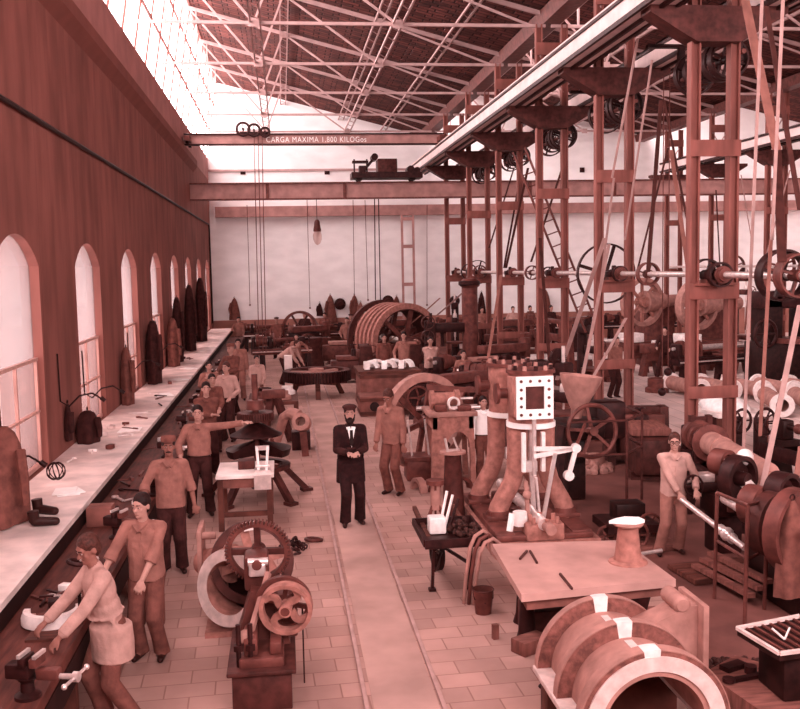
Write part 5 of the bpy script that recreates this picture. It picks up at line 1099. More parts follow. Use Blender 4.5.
# ================================================================== LATHES, DRILLS, PLANERS
def lathe(label, loc, rz, L=2.4, group=None, m='iron_brown', bed='iron_mid', work=None, zc=1.12, roll=.0, wheel=True):
    t = thing('lathe', label, 'machine', loc, rz, group); h = zc-.3
    B = lambda mb, n, mm, p=None: mb.build(n, mm, p or t, world=False)
    B(MB().b2((-L/2, -.22, h-.22), (L/2, -.14, h), .01).b2((-L/2, .14, h-.22), (L/2, .22, h), .01).b2((-L/2, -.14, h-.2), (-L/2+.1, .14, h-.02)).b2((L/2-.1, -.14, h-.2), (L/2, .14, h-.02)).b2((-.05, -.14, h-.2), (.05, .14, h-.02)), 'bed', bed)
    for x in ((-L/2+.25, L/2-.25) if L < 3.2 else (-L/2+.3, 0, L/2-.3)):
        B(MB().prism([(-.3, 0), (-.16, 0), (-.1, .25), (.1, .25), (.16, 0), (.3, 0), (.2, h-.22), (-.2, h-.22)], (x+.07, 0, 0), (0, 1, 0), (0, 0, 1), .14), 'leg', m)
    x0 = -L/2
    B(MB().b2((x0, -.2, h), (x0+.12, .2, zc+.14), .03).b2((x0+.6, -.2, h), (x0+.74, .2, zc+.14), .03).b2((x0, -.2, h), (x0+.74, .2, h+.08)), 'headstock', m)
    cp = MB()
    for k, r in enumerate((.24, .19, .14)): cp.lathe([(.04, 0), (r, .0), (r, .13), (.04, .13)], (x0+.15+.145*k, 0, zc), (1, 0, 0), 22)
    B(cp, 'cone_pulley', 'iron_mid'); B(MB().cyl((x0-.08, 0, zc), (x0+.9, 0, zc), .05), 'spindle', 'bright_steel')
    B(MB().lathe([(.04, 0), (.26, .0), (.27, .06), (.1, .08), (.06, .08)], (x0+.78, 0, zc), (1, 0, 0), 26), 'faceplate', 'iron_mid')
    B(MB().b2((L/2-.5, -.16, h), (L/2-.18, .16, h+.1)).b2((L/2-.44, -.1, h+.1), (L/2-.22, .1, zc+.1), .03).cyl((L/2-.62, 0, zc), (L/2-.1, 0, zc), .045), 'tailstock', m)
    if wheel: 
        w = B(MB().torus((L/2-.06, 0, zc), (1, 0, 0), .14, .016, 22, 6), 'handwheel', 'iron_dark'); B(MB().spokes((L/2-.06, 0, zc), (1, 0, 0), .0, .14, 4, .02, .02), 'spokes', 'iron_dark', w)
    c = B(MB().b2((.0, -.26, h), (.4, .26, h+.07), .01).b2((.08, -.2, h+.07), (.3, .1, h+.16), .01).b2((.14, -.12, h+.16), (.24, .04, h+.26)).b2((.0, -.34, h-.24), (.4, -.26, h+.03)), 'carriage', 'iron_mid')
    B(MB().torus((.1, -.4, h-.1), (0, 1, 0), .1, .014, 18, 6).cyl((.1, -.41, h-.1), (.1, -.33, h-.1), .02), 'apron_wheel', 'iron_dark', c)
    B(MB().cyl((-L/2, -.27, h-.1), (L/2, -.27, h-.1), .022, None, 8), 'lead_screw', 'bright_steel')
    if work or roll: B(MB().lathe([(.02, x0+.86), (roll or .08, x0+.88), (roll or .08, L/2-.64), (.02, L/2-.62)], (0, 0, zc), (1, 0, 0), 22), 'workpiece', work or 'cast_pale')
    return t
def drill(label, loc, rz, H=2.2, group=None, m='iron_brown', big=False):
    t = thing('drilling_machine', label, 'machine', loc, rz, group); B = lambda mb, n, mm, p=None: mb.build(n, mm, p or t, world=False)
    B(MB().b2((-.45, -.75, 0), (.45, .4, .12), .02), 'base', m)
    B(MB().lathe([(.2, .12), (.15, .25), (.13, H)], (0, .15, 0), (0, 0, 1), 20), 'column', m)
    B(MB().b2((-.1, -.55, .78), (.1, .1, .9), .02).lathe([(.01, .9), (.33, .9), (.33, .97), (.01, .97)], (0, -.45, 0), (0, 0, 1), 26), 'table', 'iron_mid')
    B(MB().b2((-.13, -.6, H-.25), (.13, .3, H), .04).b2((-.1, -.58, H-.75), (.1, -.1, H-.55), .03), 'arm', m)
    B(MB().cyl((0, -.45, 1.15), (0, -.45, H+.3), .035).cyl((0, -.45, 1.02), (0, -.45, 1.2), .02).lathe([(.06, H-.6), (.08, H-.5), (.06, H-.4)], (0, -.45, 0), (0, 0, 1), 14), 'spindle', 'bright_steel')
    B(MB().gear((0, -.3, H+.05), (0, 1, 0), .2, .07, 30, .02, .03), 'bevel_gear', 'iron_dark')
    w = B(MB().torus((.32, -.4, H-.65), (1, 0, 0), .2, .018, 24, 6), 'handwheel', 'iron_mid'); B(MB().spokes((.32, -.4, H-.65), (1, 0, 0), 0, .2, 5, .025, .02).cyl((.1, -.4, H-.65), (.33, -.4, H-.65), .025), 'spokes', 'iron_mid', w)
    cp = MB()
    for k, r in enumerate((.22, .17, .12)): cp.lathe([(.03, 0), (r, .0), (r, .1), (.03, .1)], (-.18+.11*k, .45, .6), (1, 0, 0), 22)
    B(cp.cyl((-.3, .45, .6), (.3, .45, .6), .03), 'cone_pulley', 'iron_mid')
    return t
def planer(label, loc, rz, L=3., W=1.0, H=1.9, group=None, m='iron_brown', top='cast_pale'):
    t = thing('planing_machine', label, 'machine', loc, rz, group); B = lambda mb, n, mm, p=None: mb.build(n, mm, p or t, world=False)
    B(MB().b2((-L/2, -W*.4, .12), (L/2, W*.4, .72), .03).b2((-L/2+.2, -W*.46, 0), (-L/2+.5, W*.46, .14)).b2((L/2-.5, -W*.46, 0), (L/2-.2, W*.46, .14)), 'bed', m)
    B(MB().b2((-L*.42, -W*.42, .74), (L*.42, W*.42, .86), .01), 'table', top)
    for s in (-1, 1): B(MB().prism([(-.3, 0), (.35, 0), (.2, H), (-.16, H)], (0, s*(W*.5+.09)+.07, 0), (1, 0, 0), (0, 0, 1), .15), 'upright', m)
    B(MB().b2((-.28, -W*.6, H*.68), (-.12, W*.6, H*.68+.22), .02), 'cross_rail', 'iron_mid'); B(MB().b2((-.14, -W*.6, H-.12), (.14, W*.6, H), .02), 'top_beam', m)
    B(MB().b2((-.42, -.16, H*.55), (-.28, .1, H*.9), .02).cyl((-.35, 0, H*.9), (-.35, 0, H*1.02), .03).torus((-.35, 0, H*1.02), (0, 0, 1), .1, .012, 16, 6), 'tool_head', 'iron_dark')
    w = B(MB().annulus((.3, W*.62+.2, .8), (0, 1, 0), .3, .34, .12, 28), 'drive_pulley', 'iron_mid'); B(MB().spokes((.3, W*.62+.2, .8), (0, 1, 0), .0, .31, 5, .05, .03).cyl((.3, W*.4, .8), (.3, W*.62+.3, .8), .04), 'spokes', 'iron_mid', w)
    return t

# ---- the roll lathe beside the shop boy (long axis runs away from the camera)
p0, p1 = V((5.62, 9.9, 0)), V((6.02, 12.9, 0)); ang = math.atan2(p1.y-p0.y, p1.x-p0.x)+PI
c = (p0+p1)/2; L_ = 4.4
rl = lathe('big lathe turning a long pale roll, beside the spectacled shop boy', (c.x, c.y, 0), ang, L_, None, 'iron_dark', 'iron_dark', 'cast_raw', 1.12, .0, False)
for ch in list(rl.children):
    if ch.name.startswith('workpiece'): bpy.data.objects.remove(ch)
roll = thing('turned_roll', 'long pale cylindrical roll held in the big lathe', 'roll', (c.x, c.y, 1.0), ang)
MB().lathe([(.02, -1.7), (.07, -1.7), (.07, -1.45), (.17, -1.43), (.17, -.9), (.18, -.9), (.18, -.86), (.165, -.86), (.165, .75), (.07, .77), (.07, 1.2), (.02, 1.2)], (0, 0, .12), (1, 0, 0), 28).build('barrel', 'cast_pale', roll, world=False)
# group of cone pulleys and gears at its near end
hd = rl
ax = V((.13, 1, 0)).normalized()
def at_px(px, py, Y): return onY(px, py, Y)
for px, py, Y, r, w_, m_, nm in ((738, 478, 10.4, .27, .16, 'iron_dark', 'gear_wheel'), (772, 524, 9.2, .34, .16, 'iron_brown', 'cone_pulley'), (756, 505, 9.7, .22, .2, 'iron_mid', 'cone_pulley'), (795, 530, 8.7, .42, .16, 'iron_mid', 'belt_pulley'), (783, 492, 9.6, .22, .2, 'iron_dark', 'cone_pulley'), (722, 462, 10.9, .16, .2, 'iron_mid', 'cone_pulley')):
    q = at_px(px, py, Y); a2 = V((.5, -1, .0)).normalized()
    MB().lathe([(.05, -w_/2), (r-.05, -w_/2), (r, -w_/2), (r, w_/2), (r-.05, w_/2), (r-.07, w_/2-.08), (.09, w_/2-.08), (.08, w_/2+.06), (.02, w_/2+.06)], q, a2, 32).build(nm, m_, hd)
q = at_px(745, 505, 9.9)
MB().cyl(q+V((.1, .7, -.1)), at_px(800, 545, 8.5), .06).build('spindle', 'bright_steel', hd)
MB().b2((5.15, 8.9, 0), (5.75, 10.1, .75), .04).b2((5.2, 9.0, .75), (5.4, 10.0, 1.05), .03).build('pedestal', 'iron_black', hd)
q = at_px(727, 462, 10.7); MB().bar(q, at_px(752, 490, 10.2), .1, .1).ball(at_px(745, 457, 10.5), .1, 12).build('back_gear', 'machined', hd)
# feed shaft
a, b = at_px(682, 500, 11.0), at_px(745, 548, 9.4); tag(MB().cyl(a, b, .035).ball(at_px(727, 534, 9.8), .08, 10).cyl(at_px(720, 529, 10), at_px(733, 539, 9.7), .06).build('feed_shaft', 'bright_steel'), 'bright slanting feed shaft between the shop boy and the roll lathe gearing', 'shaft')
# tool carriage in front of the boy
t = rl
MB().b2((4.95, 11.3, .78), (5.9, 11.75, .9), .02).b2((5.3, 11.1, .5), (5.75, 11.6, .78), .03).b2((5.35, 11.2, 0), (5.7, 11.55, .5), .02).build('slide_rest', 'iron_dark', t)
MB().torus((5.05, 11.2, .9), (.2, -1, .2), .13, .016, 20, 6).spokes((5.05, 11.2, .9), (.2, -1, .2), 0, .13, 4, .02, .02).build('handwheel', 'iron_dark', t)
MB().b2((5.15, 11.35, .9), (5.4, 11.55, 1.0), .01).cyl((5.0, 11.3, .93), (5.35, 11.4, .95), .02).build('tool_post', 'bright_steel', t)
# dark frame against the column
t = thing('vertical_frame', 'dark ladder-like iron frame standing between shop boy and roll lathe', 'frame', (5.95, 13.4, 0))
for x in (6.0, 6.26): MB().b2((x-.04, 13.35, 0), (x+.04, 13.45, 1.42)).build('post', 'iron_brown', t)
for z in (.3, .6, .85, 1.1, 1.34): MB().b2((6.0, 13.37, z), (6.26, 13.43, z+.06)).build('crossbar', 'iron_brown', t)
# pipe guard rack in front
t = thing('pipe_guard', 'thin pipe guard rail frame standing in front of the roll lathe', 'rail', (4.75, 9.2, 0))
P = [onY(714, 493, 9.7), onY(746, 505, 8.95), onY(770, 500, 9.3)]
F = [V((4.62, 9.7, 0)), V((4.58, 8.93, 0)), V((4.99, 9.3, 0))]
for p, f in zip(P, F): MB().cyl((f.x, f.y, 0), (f.x+.02, f.y, p.z), .022, None, 8).build('post', 'iron_mid', t)
for zf in (.0, .45):
    MB().tube([(f.x+.02, f.y, P[i].z-zf*P[i].z-.0) for i, f in enumerate(F)], .02, 7).build('rail', 'iron_mid', t)
# boards on the floor
for i, (x, y, l) in enumerate(((4.35, 11.7, 'broad dark plank platform under the feet of the shop boy'), (5.2, 10.5, 'dark planks on the floor below the roll lathe'))):
    t = thing('plank_platform', l, 'platform', (x, y, 0), .1)
    for k in range(3): MB().box((0, -.22+.22*k, .04), (1.3, .2, .06), 0, .005).build('plank', 'wood_dark' if i else 'wood_mid', t, world=False)
p = onZ(705, 590, .0)
for k in range(3): tag(MB().bar((4.75+.1*k, 10.5, .12+.07*k), (4.9+.1*k, 9.4, .12+.07*k), .09, .05).build('wood_batten', 'wood_mid'), ['lowest', 'middle', 'topmost'][k]+' batten of the stack lying behind the pipe guard', 'timber', 'battens behind the pipe guard')
# coat on the guard and stand with grille tray
coat('long dark work coat hanging in front of the cone pulleys at the picture edge', (4.86, 8.55, .42), .34, .95, .2, 'cloth_brown', .22)
t = thing('pulley_pedestal', 'dark pedestal and turned roll under the cone pulleys at the picture edge', 'pedestal', (5.1, 8.3, 0))
MB().lathe([(.2, 0), (.16, .1), (.13, .6), (.17, .95)], (5.1, 8.35, 0), (0, 0, 1), 18).build('column', 'iron_brown', t); MB().cyl((4.85, 8.3, 1.12), (5.15, 8.3, 1.12), .04).build('handle', 'machined', t); MB().b2((4.95, 8.2, .95), (5.3, 8.55, 1.1), .03).build('head', 'iron_dark', t)
t = thing('grille_tray', 'dark slatted tray with a white rim on a low black stand, bottom right', 'tray', (3.85, 6.75, 0))
c4 = [(3.5, 6.94), (3.57, 6.42), (4.2, 6.5), (4.12, 7.1)]
for i in range(4): a, b = c4[i], c4[(i+1) % 4]; MB().bar((a[0], a[1], .8), (b[0], b[1], .8), .03, .025).build('rim', 'chalky', t)
MB().prism(c4, (0, 0, .74), (1, 0, 0), (0, 1, 0), .04).build('pan', 'iron_black', t)
for k in range(1, 8):
    f = k/8; a = V((c4[0][0]+(c4[3][0]-c4[0][0])*f, c4[0][1]+(c4[3][1]-c4[0][1])*f, .79)); b = V((c4[1][0]+(c4[2][0]-c4[1][0])*f, c4[1][1]+(c4[2][1]-c4[1][1])*f, .79)); MB().bar(a, b, .02, .015).build('slat', 'iron_mid', t)
MB().b2((3.68, 6.55, .352), (4.05, 6.95, .74), .02).build('stand', 'iron_black', t)
tag(MB().bar((3.72, 6.62, .82), (3.85, 6.78, .84), .012, .012).bar((3.72, 6.62, .82), (3.66, 6.7, .88), .012, .012).build('scriber', 'machined'), 'thin bent scriber lying on the slatted tray', 'tool')
t = thing('clamp_block', 'worn brown anvil block in the bottom right corner, with iron bars on it', 'block', (3.65, 6.95, 0))
MB().prism([(3.34, 7.17), (3.46, 6.4), (4.0, 6.4), (3.94, 7.2), (3.74, 7.45)], (0, 0, 0), (1, 0, 0), (0, 1, 0), .35).build('body', 'wood_mid', t)
tag(MB().bar((3.45, 6.95, .365), (3.9, 7.05, .365), .05, .03).cyl((3.44, 6.95, .36), (3.44, 6.95, .39), .05).build('spanner', 'iron_dark'), 'dark spanner lying across the brown anvil block', 'spanner')
tag(MB().box((3.6, 7.2, .37), (.22, .1, .04), .4).cyl((3.7, 7.1, .35), (3.7, 7.1, .41), .05).build('iron_clamp', 'iron_dark'), 'small iron clamp on the back of the brown anvil block', 'clamp')
mb = MB()
for i in range(160):
    a, r = random.uniform(0, 6.28), random.random()**.5; mb.ball((4.0+.42*r*math.cos(a), 7.75+.35*r*math.sin(a), .03+.08*(1-r)*random.random()), random.uniform(.02, .04), 6)
tag(mb.build('iron_turnings', 'coal'), 'spread of dark turnings on the floor behind the brown anvil block', 'scrap', kind='stuff')

# ---- drilling machine with large hand wheel, framed by guard rails
t = thing('wheel_press', 'dark machine with one big spoked hand wheel behind guard rails, beside the upright engine', 'machine', (4.7, 14.2, 0))
wc = onY(592, 431, 14.0); w = MB().torus(wc, (.12, -1, .1), .40, .035, 40, 8).build('hand_wheel', 'iron_mid', t)
MB().spokes(wc, (.12, -1, .1), .04, .4, 5, .05, .035, .5).lathe([(.07, -.08), (.07, .08)], wc, (.12, -1, .1), 16).build('spokes', 'iron_mid', w)
MB().b2((4.35, 14.25, 0), (4.65, 14.75, .95), .03).b2((4.25, 14.2, .95), (4.95, 14.8, 1.25), .04).build('body', 'iron_black', t)
MB().cyl(wc, (wc.x, 14.7, wc.z), .05).b2((4.9, 14.5, .9), (5.4, 14.9, 1.5), .05).build('gear_case', 'iron_dark', t)
MB().lathe([(.08, 1.25), (.1, 1.4), (.16, 1.5), (.32, 1.85), (.34, 1.95), (.3, 1.95), (.1, 1.5)], (4.45, 14.6, 0), (.12, 0, 1), 22).build('hopper', 'cast_pale', t)
MB().bar((4.15, 14.0, 1.25), (3.95, 13.9, 0), .1, .14).bar((4.25, 14.15, 1.2), (4.15, 14.1, 0), .08, .1).build('brace', 'iron_dark', t)
t = thing('guard_rail', 'square iron guard rail around the big hand wheel', 'rail', (5.0, 13.7, 0))
P4 = [(4.2, 13.55), (5.05, 13.55), (5.5, 14.1), (5.55, 14.9)]
for x, y in P4[1:3]: MB().cyl((x, y, 0), (x, y, 1.38), .022, None, 8).build('post', 'iron_brown', t)
for z in (.85, 1.36): MB().tube([(x, y, z) for x, y in P4], .02, 7).build('rail', 'iron_brown', t)
# little trolley with spoked wheels behind the cone stand
t = thing('hand_trolley', 'little dark trolley with spoked wheels and a black box behind the conical stand', 'trolley', (4.35, 11.9, 0))
for x, y, r in ((4.42, 11.55, .2), (4.1, 11.75, .15), (4.75, 11.9, .2)): 
    w = MB().torus((x, y, r), (.1, -1, 0), r-.02, .02, 26, 6).build('wheel', 'iron_mid', t); MB().spokes((x, y, r), (.1, -1, 0), .02, r, 6, .02, .015).build('spokes', 'iron_mid', w)
MB().b2((4.1, 11.65, .2), (4.8, 12.3, .3)).build('platform', 'iron_dark', t); MB().b2((4.3, 11.9, .3), (4.7, 12.2, .52), .02).build('box', 'iron_black', t)
tag(MB().bar((4.15, 11.0, .82), (4.55, 11.1, .86), .03, .03).build('steel_bar', 'bright_steel') if False else MB().cyl((4.05, 10.9, .14), (4.55, 11.0, .16), .025).build('steel_bar', 'bright_steel'), 'bright steel bar pointing at the feet of the shop boy', 'bar')
# bench machines between and beyond
pl = planer('long planing machine with a pale flat table, behind the square guard rail', (6.45, 16.85, 0), math.radians(80), 3.4, .8, 1.05, None, 'iron_brown', 'wood_mid')
mb = MB()
for i in range(90):
    a, r = random.uniform(0, 6.28), random.random()**.5; mb.ball((5.35+.5*r*math.cos(a), 16.4+.45*r*math.sin(a), .02+.3*(1-r)*random.random()), random.uniform(.05, .09), 6)
tag(mb.build('sand_heap', 'cast_pale'), 'pale heap of moulding sand under the end of the long planing machine', 'heap', kind='stuff')
t = thing('cloth_table', 'rough table with a heap of white cloth behind the front column frame', 'table', (8.5, 17.4, 0))
MB().b2((8.0, 16.7, .78), (9.05, 18.2, .85)).build('tabletop', 'shelf_pale', t)
for x in (8.08, 8.97):
    for y in (16.8, 18.1): MB().b2((x-.05, y-.05, 0), (x+.05, y+.05, .78)).build('leg', 'wood_dark', t)
mb = MB().ball((8.45, 17.4, .9), (.42, .6, .2), 20); o = mb.build('white_cloth', 'cloth_white'); tag(o, 'crumpled white cloth heaped on the rough table', 'cloth')
dm = o.modifiers.new('folds', 'DISPLACE'); tx = bpy.data.textures.new('folds', 'CLOUDS'); tx.noise_scale = .25; dm.texture = tx; dm.strength = .25
# pipes on the pale floor
for i, (x, y, a, L_) in enumerate(((11.0, 25.0, .1, 1.6), (11.7, 24.6, .1, 1.6), (12.4, 24.3, .1, 1.6), (13.1, 24.0, .1, 1.6), (11.9, 21.9, -.3, 2.0), (12.6, 21.7, -.3, 2.0), (13.8, 23.6, .1, 1.6))):
    d = V((math.sin(a), -math.cos(a), 0)); t = thing('cast_pipe', 'pale flanged cast pipe lying on the boarded floor, %s counting from the window side' % ORD[i], 'pipe', (x, y, 0), 0, 'cast pipes on the boarded floor')
    MB().lathe([(.15, -L_/2), (.2, -L_/2), (.2, L_/2), (.15, L_/2)], (x, y, .29), d, 24, loop=True).build('barrel', 'cast_pale', t)
    for s in (-1, 1): MB().annulus(V((x, y, .29))+d*s*L_/2, d, .15, .28, .08, 26).build('flange', 'machined', t)
# hooks hanging over the boarded floor
for px, y1, l in ((662, 392, 'round counterweight hanging on a thin rope over the boarded floor'), (668, 372, 'smaller weight hanging on a thin rope behind the round counterweight')):
    a, b = onY(px, y1, 19.5), onY(px+1, 100, 19.5); t = thing('counterweight', l, 'weight', a); MB().tube([a, (a.x, 19.5, 7.6)], .012, 5).build('rope', 'iron_mid', t); MB().ball(a, .09, 12).build('ball', 'iron_dark', t)

# ---- machines filling the middle distance
lathe('lathe just beyond the flywheel engine, along the front column row', (5.2, 19.6, 0), math.radians(60), 2.6, work='bright_steel')
lathe('lathe standing behind the boy in tan shirt', (5.3, 25.8, 0), math.radians(20), 2.6, m='iron_dark', work='cast_pale')
drill('drilling machine just behind the upright engine', (4.9, 17.4, 0), .5, 1.9, None, 'iron_dark')
drill('tall drilling machine beside the ribbed drum', (6.3, 34.6, 0), -.2, 2.4, None, 'iron_dark')
drill('drilling machine under the ladder', (8.0, 24.6, 0), .2, 2.1, None, 'iron_dark')
planer('planing machine with a pale flat table beyond the upright engine', (8.4, 29.0, 0), .15, 4.0, 1.5, 2.0, None, 'iron_mid', 'machined')
lathe('dark lathe at the foot of the third column frame', (5.3, 22.6, 0), -.5, 2.2, m='iron_dark', work='bright_steel')
planer('low planing machine between the brown bin and the rope drum', (2.6, 31.0, 0), .0, 2.2, .8, 1.2, None, 'iron_brown', 'iron_mid')
planer('long low bed lying across the floor behind the two standing men', (3.0, 37.4, 0), .0, 3.0, .8, 1.0, None, 'iron_mid', 'cast_pale')
# back row of machines against the white wall
for i, x in enumerate((-.9, 1.75, 4.4)):
    lathe('long dark lathe of the back row, %s from the window corner' % ORD[i], (x, 44.2, 0), 0, 2.4, 'lathes of the back row', 'iron_dark', 'iron_brown', 'iron_mid')
for i, x in enumerate((8.2, 11.0, 13.8, 16.4, 19.2)):
    lathe('dark lathe before the back wall beyond the columns, %s counting from the ladder' % ORD[i], (x, 43.9, 0), 0, 2.5, 'lathes beyond the columns', 'iron_dark', 'iron_dark', 'iron_mid')
bw = thing('back_bench', 'long dark bench along the foot of the white back wall', 'bench', (1.6, 45.4, 0))
MB().b2((-2.2, 45.1, .95), (7.5, 45.85, 1.05)).build('top', 'wood_mid', bw)
for k in range(6): MB().b2((-2.1+1.85*k, 45.15, 0), (-1.95+1.85*k, 45.8, .95)).build('support', 'wood_dark', bw)
t = thing('stone_vat', 'round barrel-like stand before the back bench', 'vat', (2.3, 35.0, 0)); p = onY(310, 350, 36.5)
MB().lathe([(.55, 0), (.5, .3), (.42, .8), (.5, 1.0), (.5, 1.1), (.02, 1.1)], (p.x, 36.5, 0), (0, 0, 1), 22).build('body', 'iron_brown', t)
# shadowy belt-driven machines by the window-side corner
lathe('lathe standing between bench row and belt wheel', (-.1, 35.4, 0), .15, 2.2, m='iron_dark', work='iron_mid')

# ---- right bay: wheel lathes, tall dark machine
def wheel_lathe(label, px, py, Y, R):
    c = onY(px, py, Y); t = thing('wheel_lathe', label, 'machine', (c.x, Y, 0))
    w = MB().annulus(c, (.35, -1, 0), R-.14, R, .3, 44).build('face_wheel', 'cast_pale', t); MB().spokes(c, (.35, -1, 0), .1, R-.1, 8, .1, .06).lathe([(.18, -.2), (.18, .2)], c, (.35, -1, 0), 18).build('spokes', 'cast_raw', w)
    MB().cyl(c, c+V((1.9, .8, 0)), .22).cyl(c+V((.1, .1, 0)), c+V((.9, .4, 0)), .4, .3).build('spindle', 'cast_pale', t)
    MB().b2((c.x+.3, Y+.4, 0), (c.x+1.4, Y+1.5, c.z-.1), .08).build('headstock', 'iron_mid', t)
    MB().b2((c.x-2.4, Y-1.4, .75), (c.x+2.6, Y-.9, 1.05), .03).build('bed', 'iron_mid', t)
    for x in (-2.1, -.6, 1.0, 2.2): MB().prism([(-.35, 0), (-.2, 0), (-.1, .5), (.1, .5), (.2, 0), (.35, 0), (.2, .75), (-.2, .75)], (c.x+x, Y-.95, 0), (1, 0, 0), (0, 0, 1), .4).build('leg', 'iron_mid', t)
    MB().b2((c.x-1.2, Y-1.5, 1.05), (c.x-.5, Y-.8, 1.35), .03).cyl((c.x-2.2, Y-1.5, 1.15), (c.x-1.2, Y-1.5, 1.15), .05).build('carriage', 'machined', t)
    return t
wheel_lathe('distant wheel lathe with a big spoked face wheel, nearer the ladder', 642, 302, 32, .85)
wheel_lathe('distant wheel lathe half hidden by the front column frame', 697, 305, 31, .85)
lathe('dark lathe beside the seated worker in the belt bay', (13.2, 27.6, 0), .3, 3.4, m='iron_dark', bed='iron_dark', work='bright_steel')
t = thing('boring_mill', 'tall black boring mill at the picture edge in the belt bay', 'machine', (14.6, 26.2, 0))
MB().b2((13.8, 25.8, 0), (15.6, 27.2, 1.3), .05).b2((13.9, 26.0, 1.3), (14.4, 27.0, 2.7), .05).b2((15.1, 26.0, 1.3), (15.6, 27.0, 2.7), .05).build('frame', 'iron_black', t)
MB().b2((13.8, 26.0, 2.3), (15.7, 26.9, 2.8), .05).build('cross_beam', 'iron_dark', t); MB().lathe([(.05, 1.3), (.55, 1.3), (.55, 1.45), (.05, 1.45)], (14.75, 26.0, 0), (0, 0, 1), 24).build('table', 'iron_mid', t)
MB().torus((13.7, 25.7, 1.6), (.3, -1, 0), .4, .05, 26, 8).spokes((13.7, 25.7, 1.6), (.3, -1, 0), 0, .4, 6, .05, .04).build('hand_wheel', 'iron_dark', t)
lathe('lathe at the picture edge beyond the pale pipes', (15.5, 22.2, 0), -.3, 3.0, m='iron_dark', bed='iron_dark', work='machined')
drill('drilling machine in the belt bay behind the pale pipes', (16.9, 33.8, 0), .2, 3.2, None, 'iron_brown')
tag(MB().b2((13.9, 22.9, 0), (14.15, 23.0, 1.6)).build('white_board', 'white_paint'), 'narrow white board standing at the picture edge before the boring mill', 'board')
lathe('lathe with small spoked wheels between the front column frame and the pale pipes', (10.7, 15.6, 0), math.radians(100), 2.6, m='iron_black', bed='iron_dark', work='machined')
lathe('dark lathe running away from the camera beside the roll lathe', (7.9, 12.6, 0), math.radians(98), 3.2, m='iron_black', bed='iron_dark', work='iron_mid')
for px, py, Y, r, l in ((765, 422, 14.6, .22, 'spoked hand wheel standing out of the dark lathes, nearest of the two'), (742, 421, 15.4, .2, 'spoked hand wheel standing out of the dark lathes, farther of the two')):
    c = onY(px, py, Y); t = thing('wheel_stand', l, 'wheel', c); MB().torus(c, (.3, -1, 0), r, .025, 26, 6).build('rim', 'iron_dark', t); MB().spokes(c, (.3, -1, 0), 0, r, 6, .025, .02).build('spokes', 'iron_dark', t); MB().b2((c.x-.08, Y+.05, 0), (c.x+.08, Y+.25, c.z+.05), .02).build('stand', 'iron_dark', t)

# ---- belts
BELTS = [  # (top px, py, Y) (bottom px, py, Y) width, material
 ((528, 168, 27), (506, 268, 28.4), .12, 'belt_dark'), ((521, 171, 29), (504, 268, 28.6), .1, 'belt_dark'), ((514, 168, 30), (489, 248, 31), .08, 'belt_dark'), ((562, 169, 25), (531, 262, 25.5), .1, 'belt_dark'),
 ((605, 238, 18.4), (557, 380, 19.8), .16, 'belt_pale'), ((501, 275, 24.5), (485, 378, 22.5), .13, 'belt'), ((540, 238, 23), (551, 382, 21), .14, 'belt_dark'), ((609, 244, 18.8), (583, 374, 17), .12, 'belt_pale'), ((626, 318, 17.4), (583, 394, 16.6), .11, 'belt_pale'),
 ((638, 38, 16.2), (612, 178, 17), .07, 'belt_pale'), ((614, 178, 17), (600, 290, 17.8), .07, 'belt_pale'), ((652, 60, 16), (625, 240, 17), .06, 'belt_pale'), ((661, 100, 16.2), (648, 272, 16.1), .13, 'belt_dark'), ((668, 148, 16.6), (638, 268, 17.6), .06, 'belt_dark'), ((664, 100, 16.2), (690, 235, 16), .07, 'belt_dark'), ((671, 150, 16), (689, 276, 15.6), .13, 'belt'),
 ((745, 0, 13.5), (777, 150, 13), .26, 'belt'), ((777, 150, 13), (782, 262, 11.6), .24, 'belt_dark'), ((762, 0, 12.6), (752, 240, 12.6), .08, 'belt_pale'), ((752, 240, 12.6), (743, 462, 12.4), .08, 'belt_pale'), ((783, 0, 11.8), (772, 240, 12), .08, 'belt_pale'), ((771, 240, 12), (760, 436, 12.2), .09, 'belt'), ((766, 6, 12.8), (800, 210, 12.2), .14, 'belt_dark'),
 ((800, 305, 10.8), (757, 512, 10.0), .13, 'belt_pale'), ((801, 446, 9.8), (793, 500, 9.6), .12, 'belt'), ((741, 175, 22), (753, 248, 24), .05, 'belt_pale'), ((716, 190, 30), (720, 268, 32), .08, 'belt_dark'), ((440, 298, 33), (378, 350, 33), .1, 'belt'), ((472, 284, 31), (436, 316, 33), .12, 'belt_pale'), ((752, 250, 26), (745, 330, 27), .1, 'belt'), ((790, 170, 24), (765, 260, 25), .06, 'belt_pale')]
PLACE = ['the far column frames', 'the ladder', 'the upright engine', 'the second column frame', 'the front column frame', 'the picture edge']
def bkey(b): return (b[3], min(5, max(0, int((b[0][0]-440)//60))))
BELTS.sort(key=lambda b: b[0][0])
for i, (a, b, w_, m_) in enumerate(BELTS):
    A, B_ = onY(*a), onY(*b); d = B_-A
    pts = [A+d*(k/6)+V((0, 0, -.06*math.sin(PI*k/6)*min(1, d.length/3)*abs(d.x)/max(d.length, .1))) for k in range(7)]
    n = 1+sum(1 for q in BELTS[:i] if bkey(q) == bkey((a, b, w_, m_)))
    tag(MB().strap(pts, w_*.62, .012, (1, .25, 0)).build('drive_belt', m_), '%s drive belt by %s, %s in its bundle from the window side' % ({'belt_dark': 'dark', 'belt_pale': 'pale', 'belt': 'brown'}[m_], PLACE[bkey((a, b, w_, m_))[1]], ORD[n-1]), 'belt', 'drive belts')
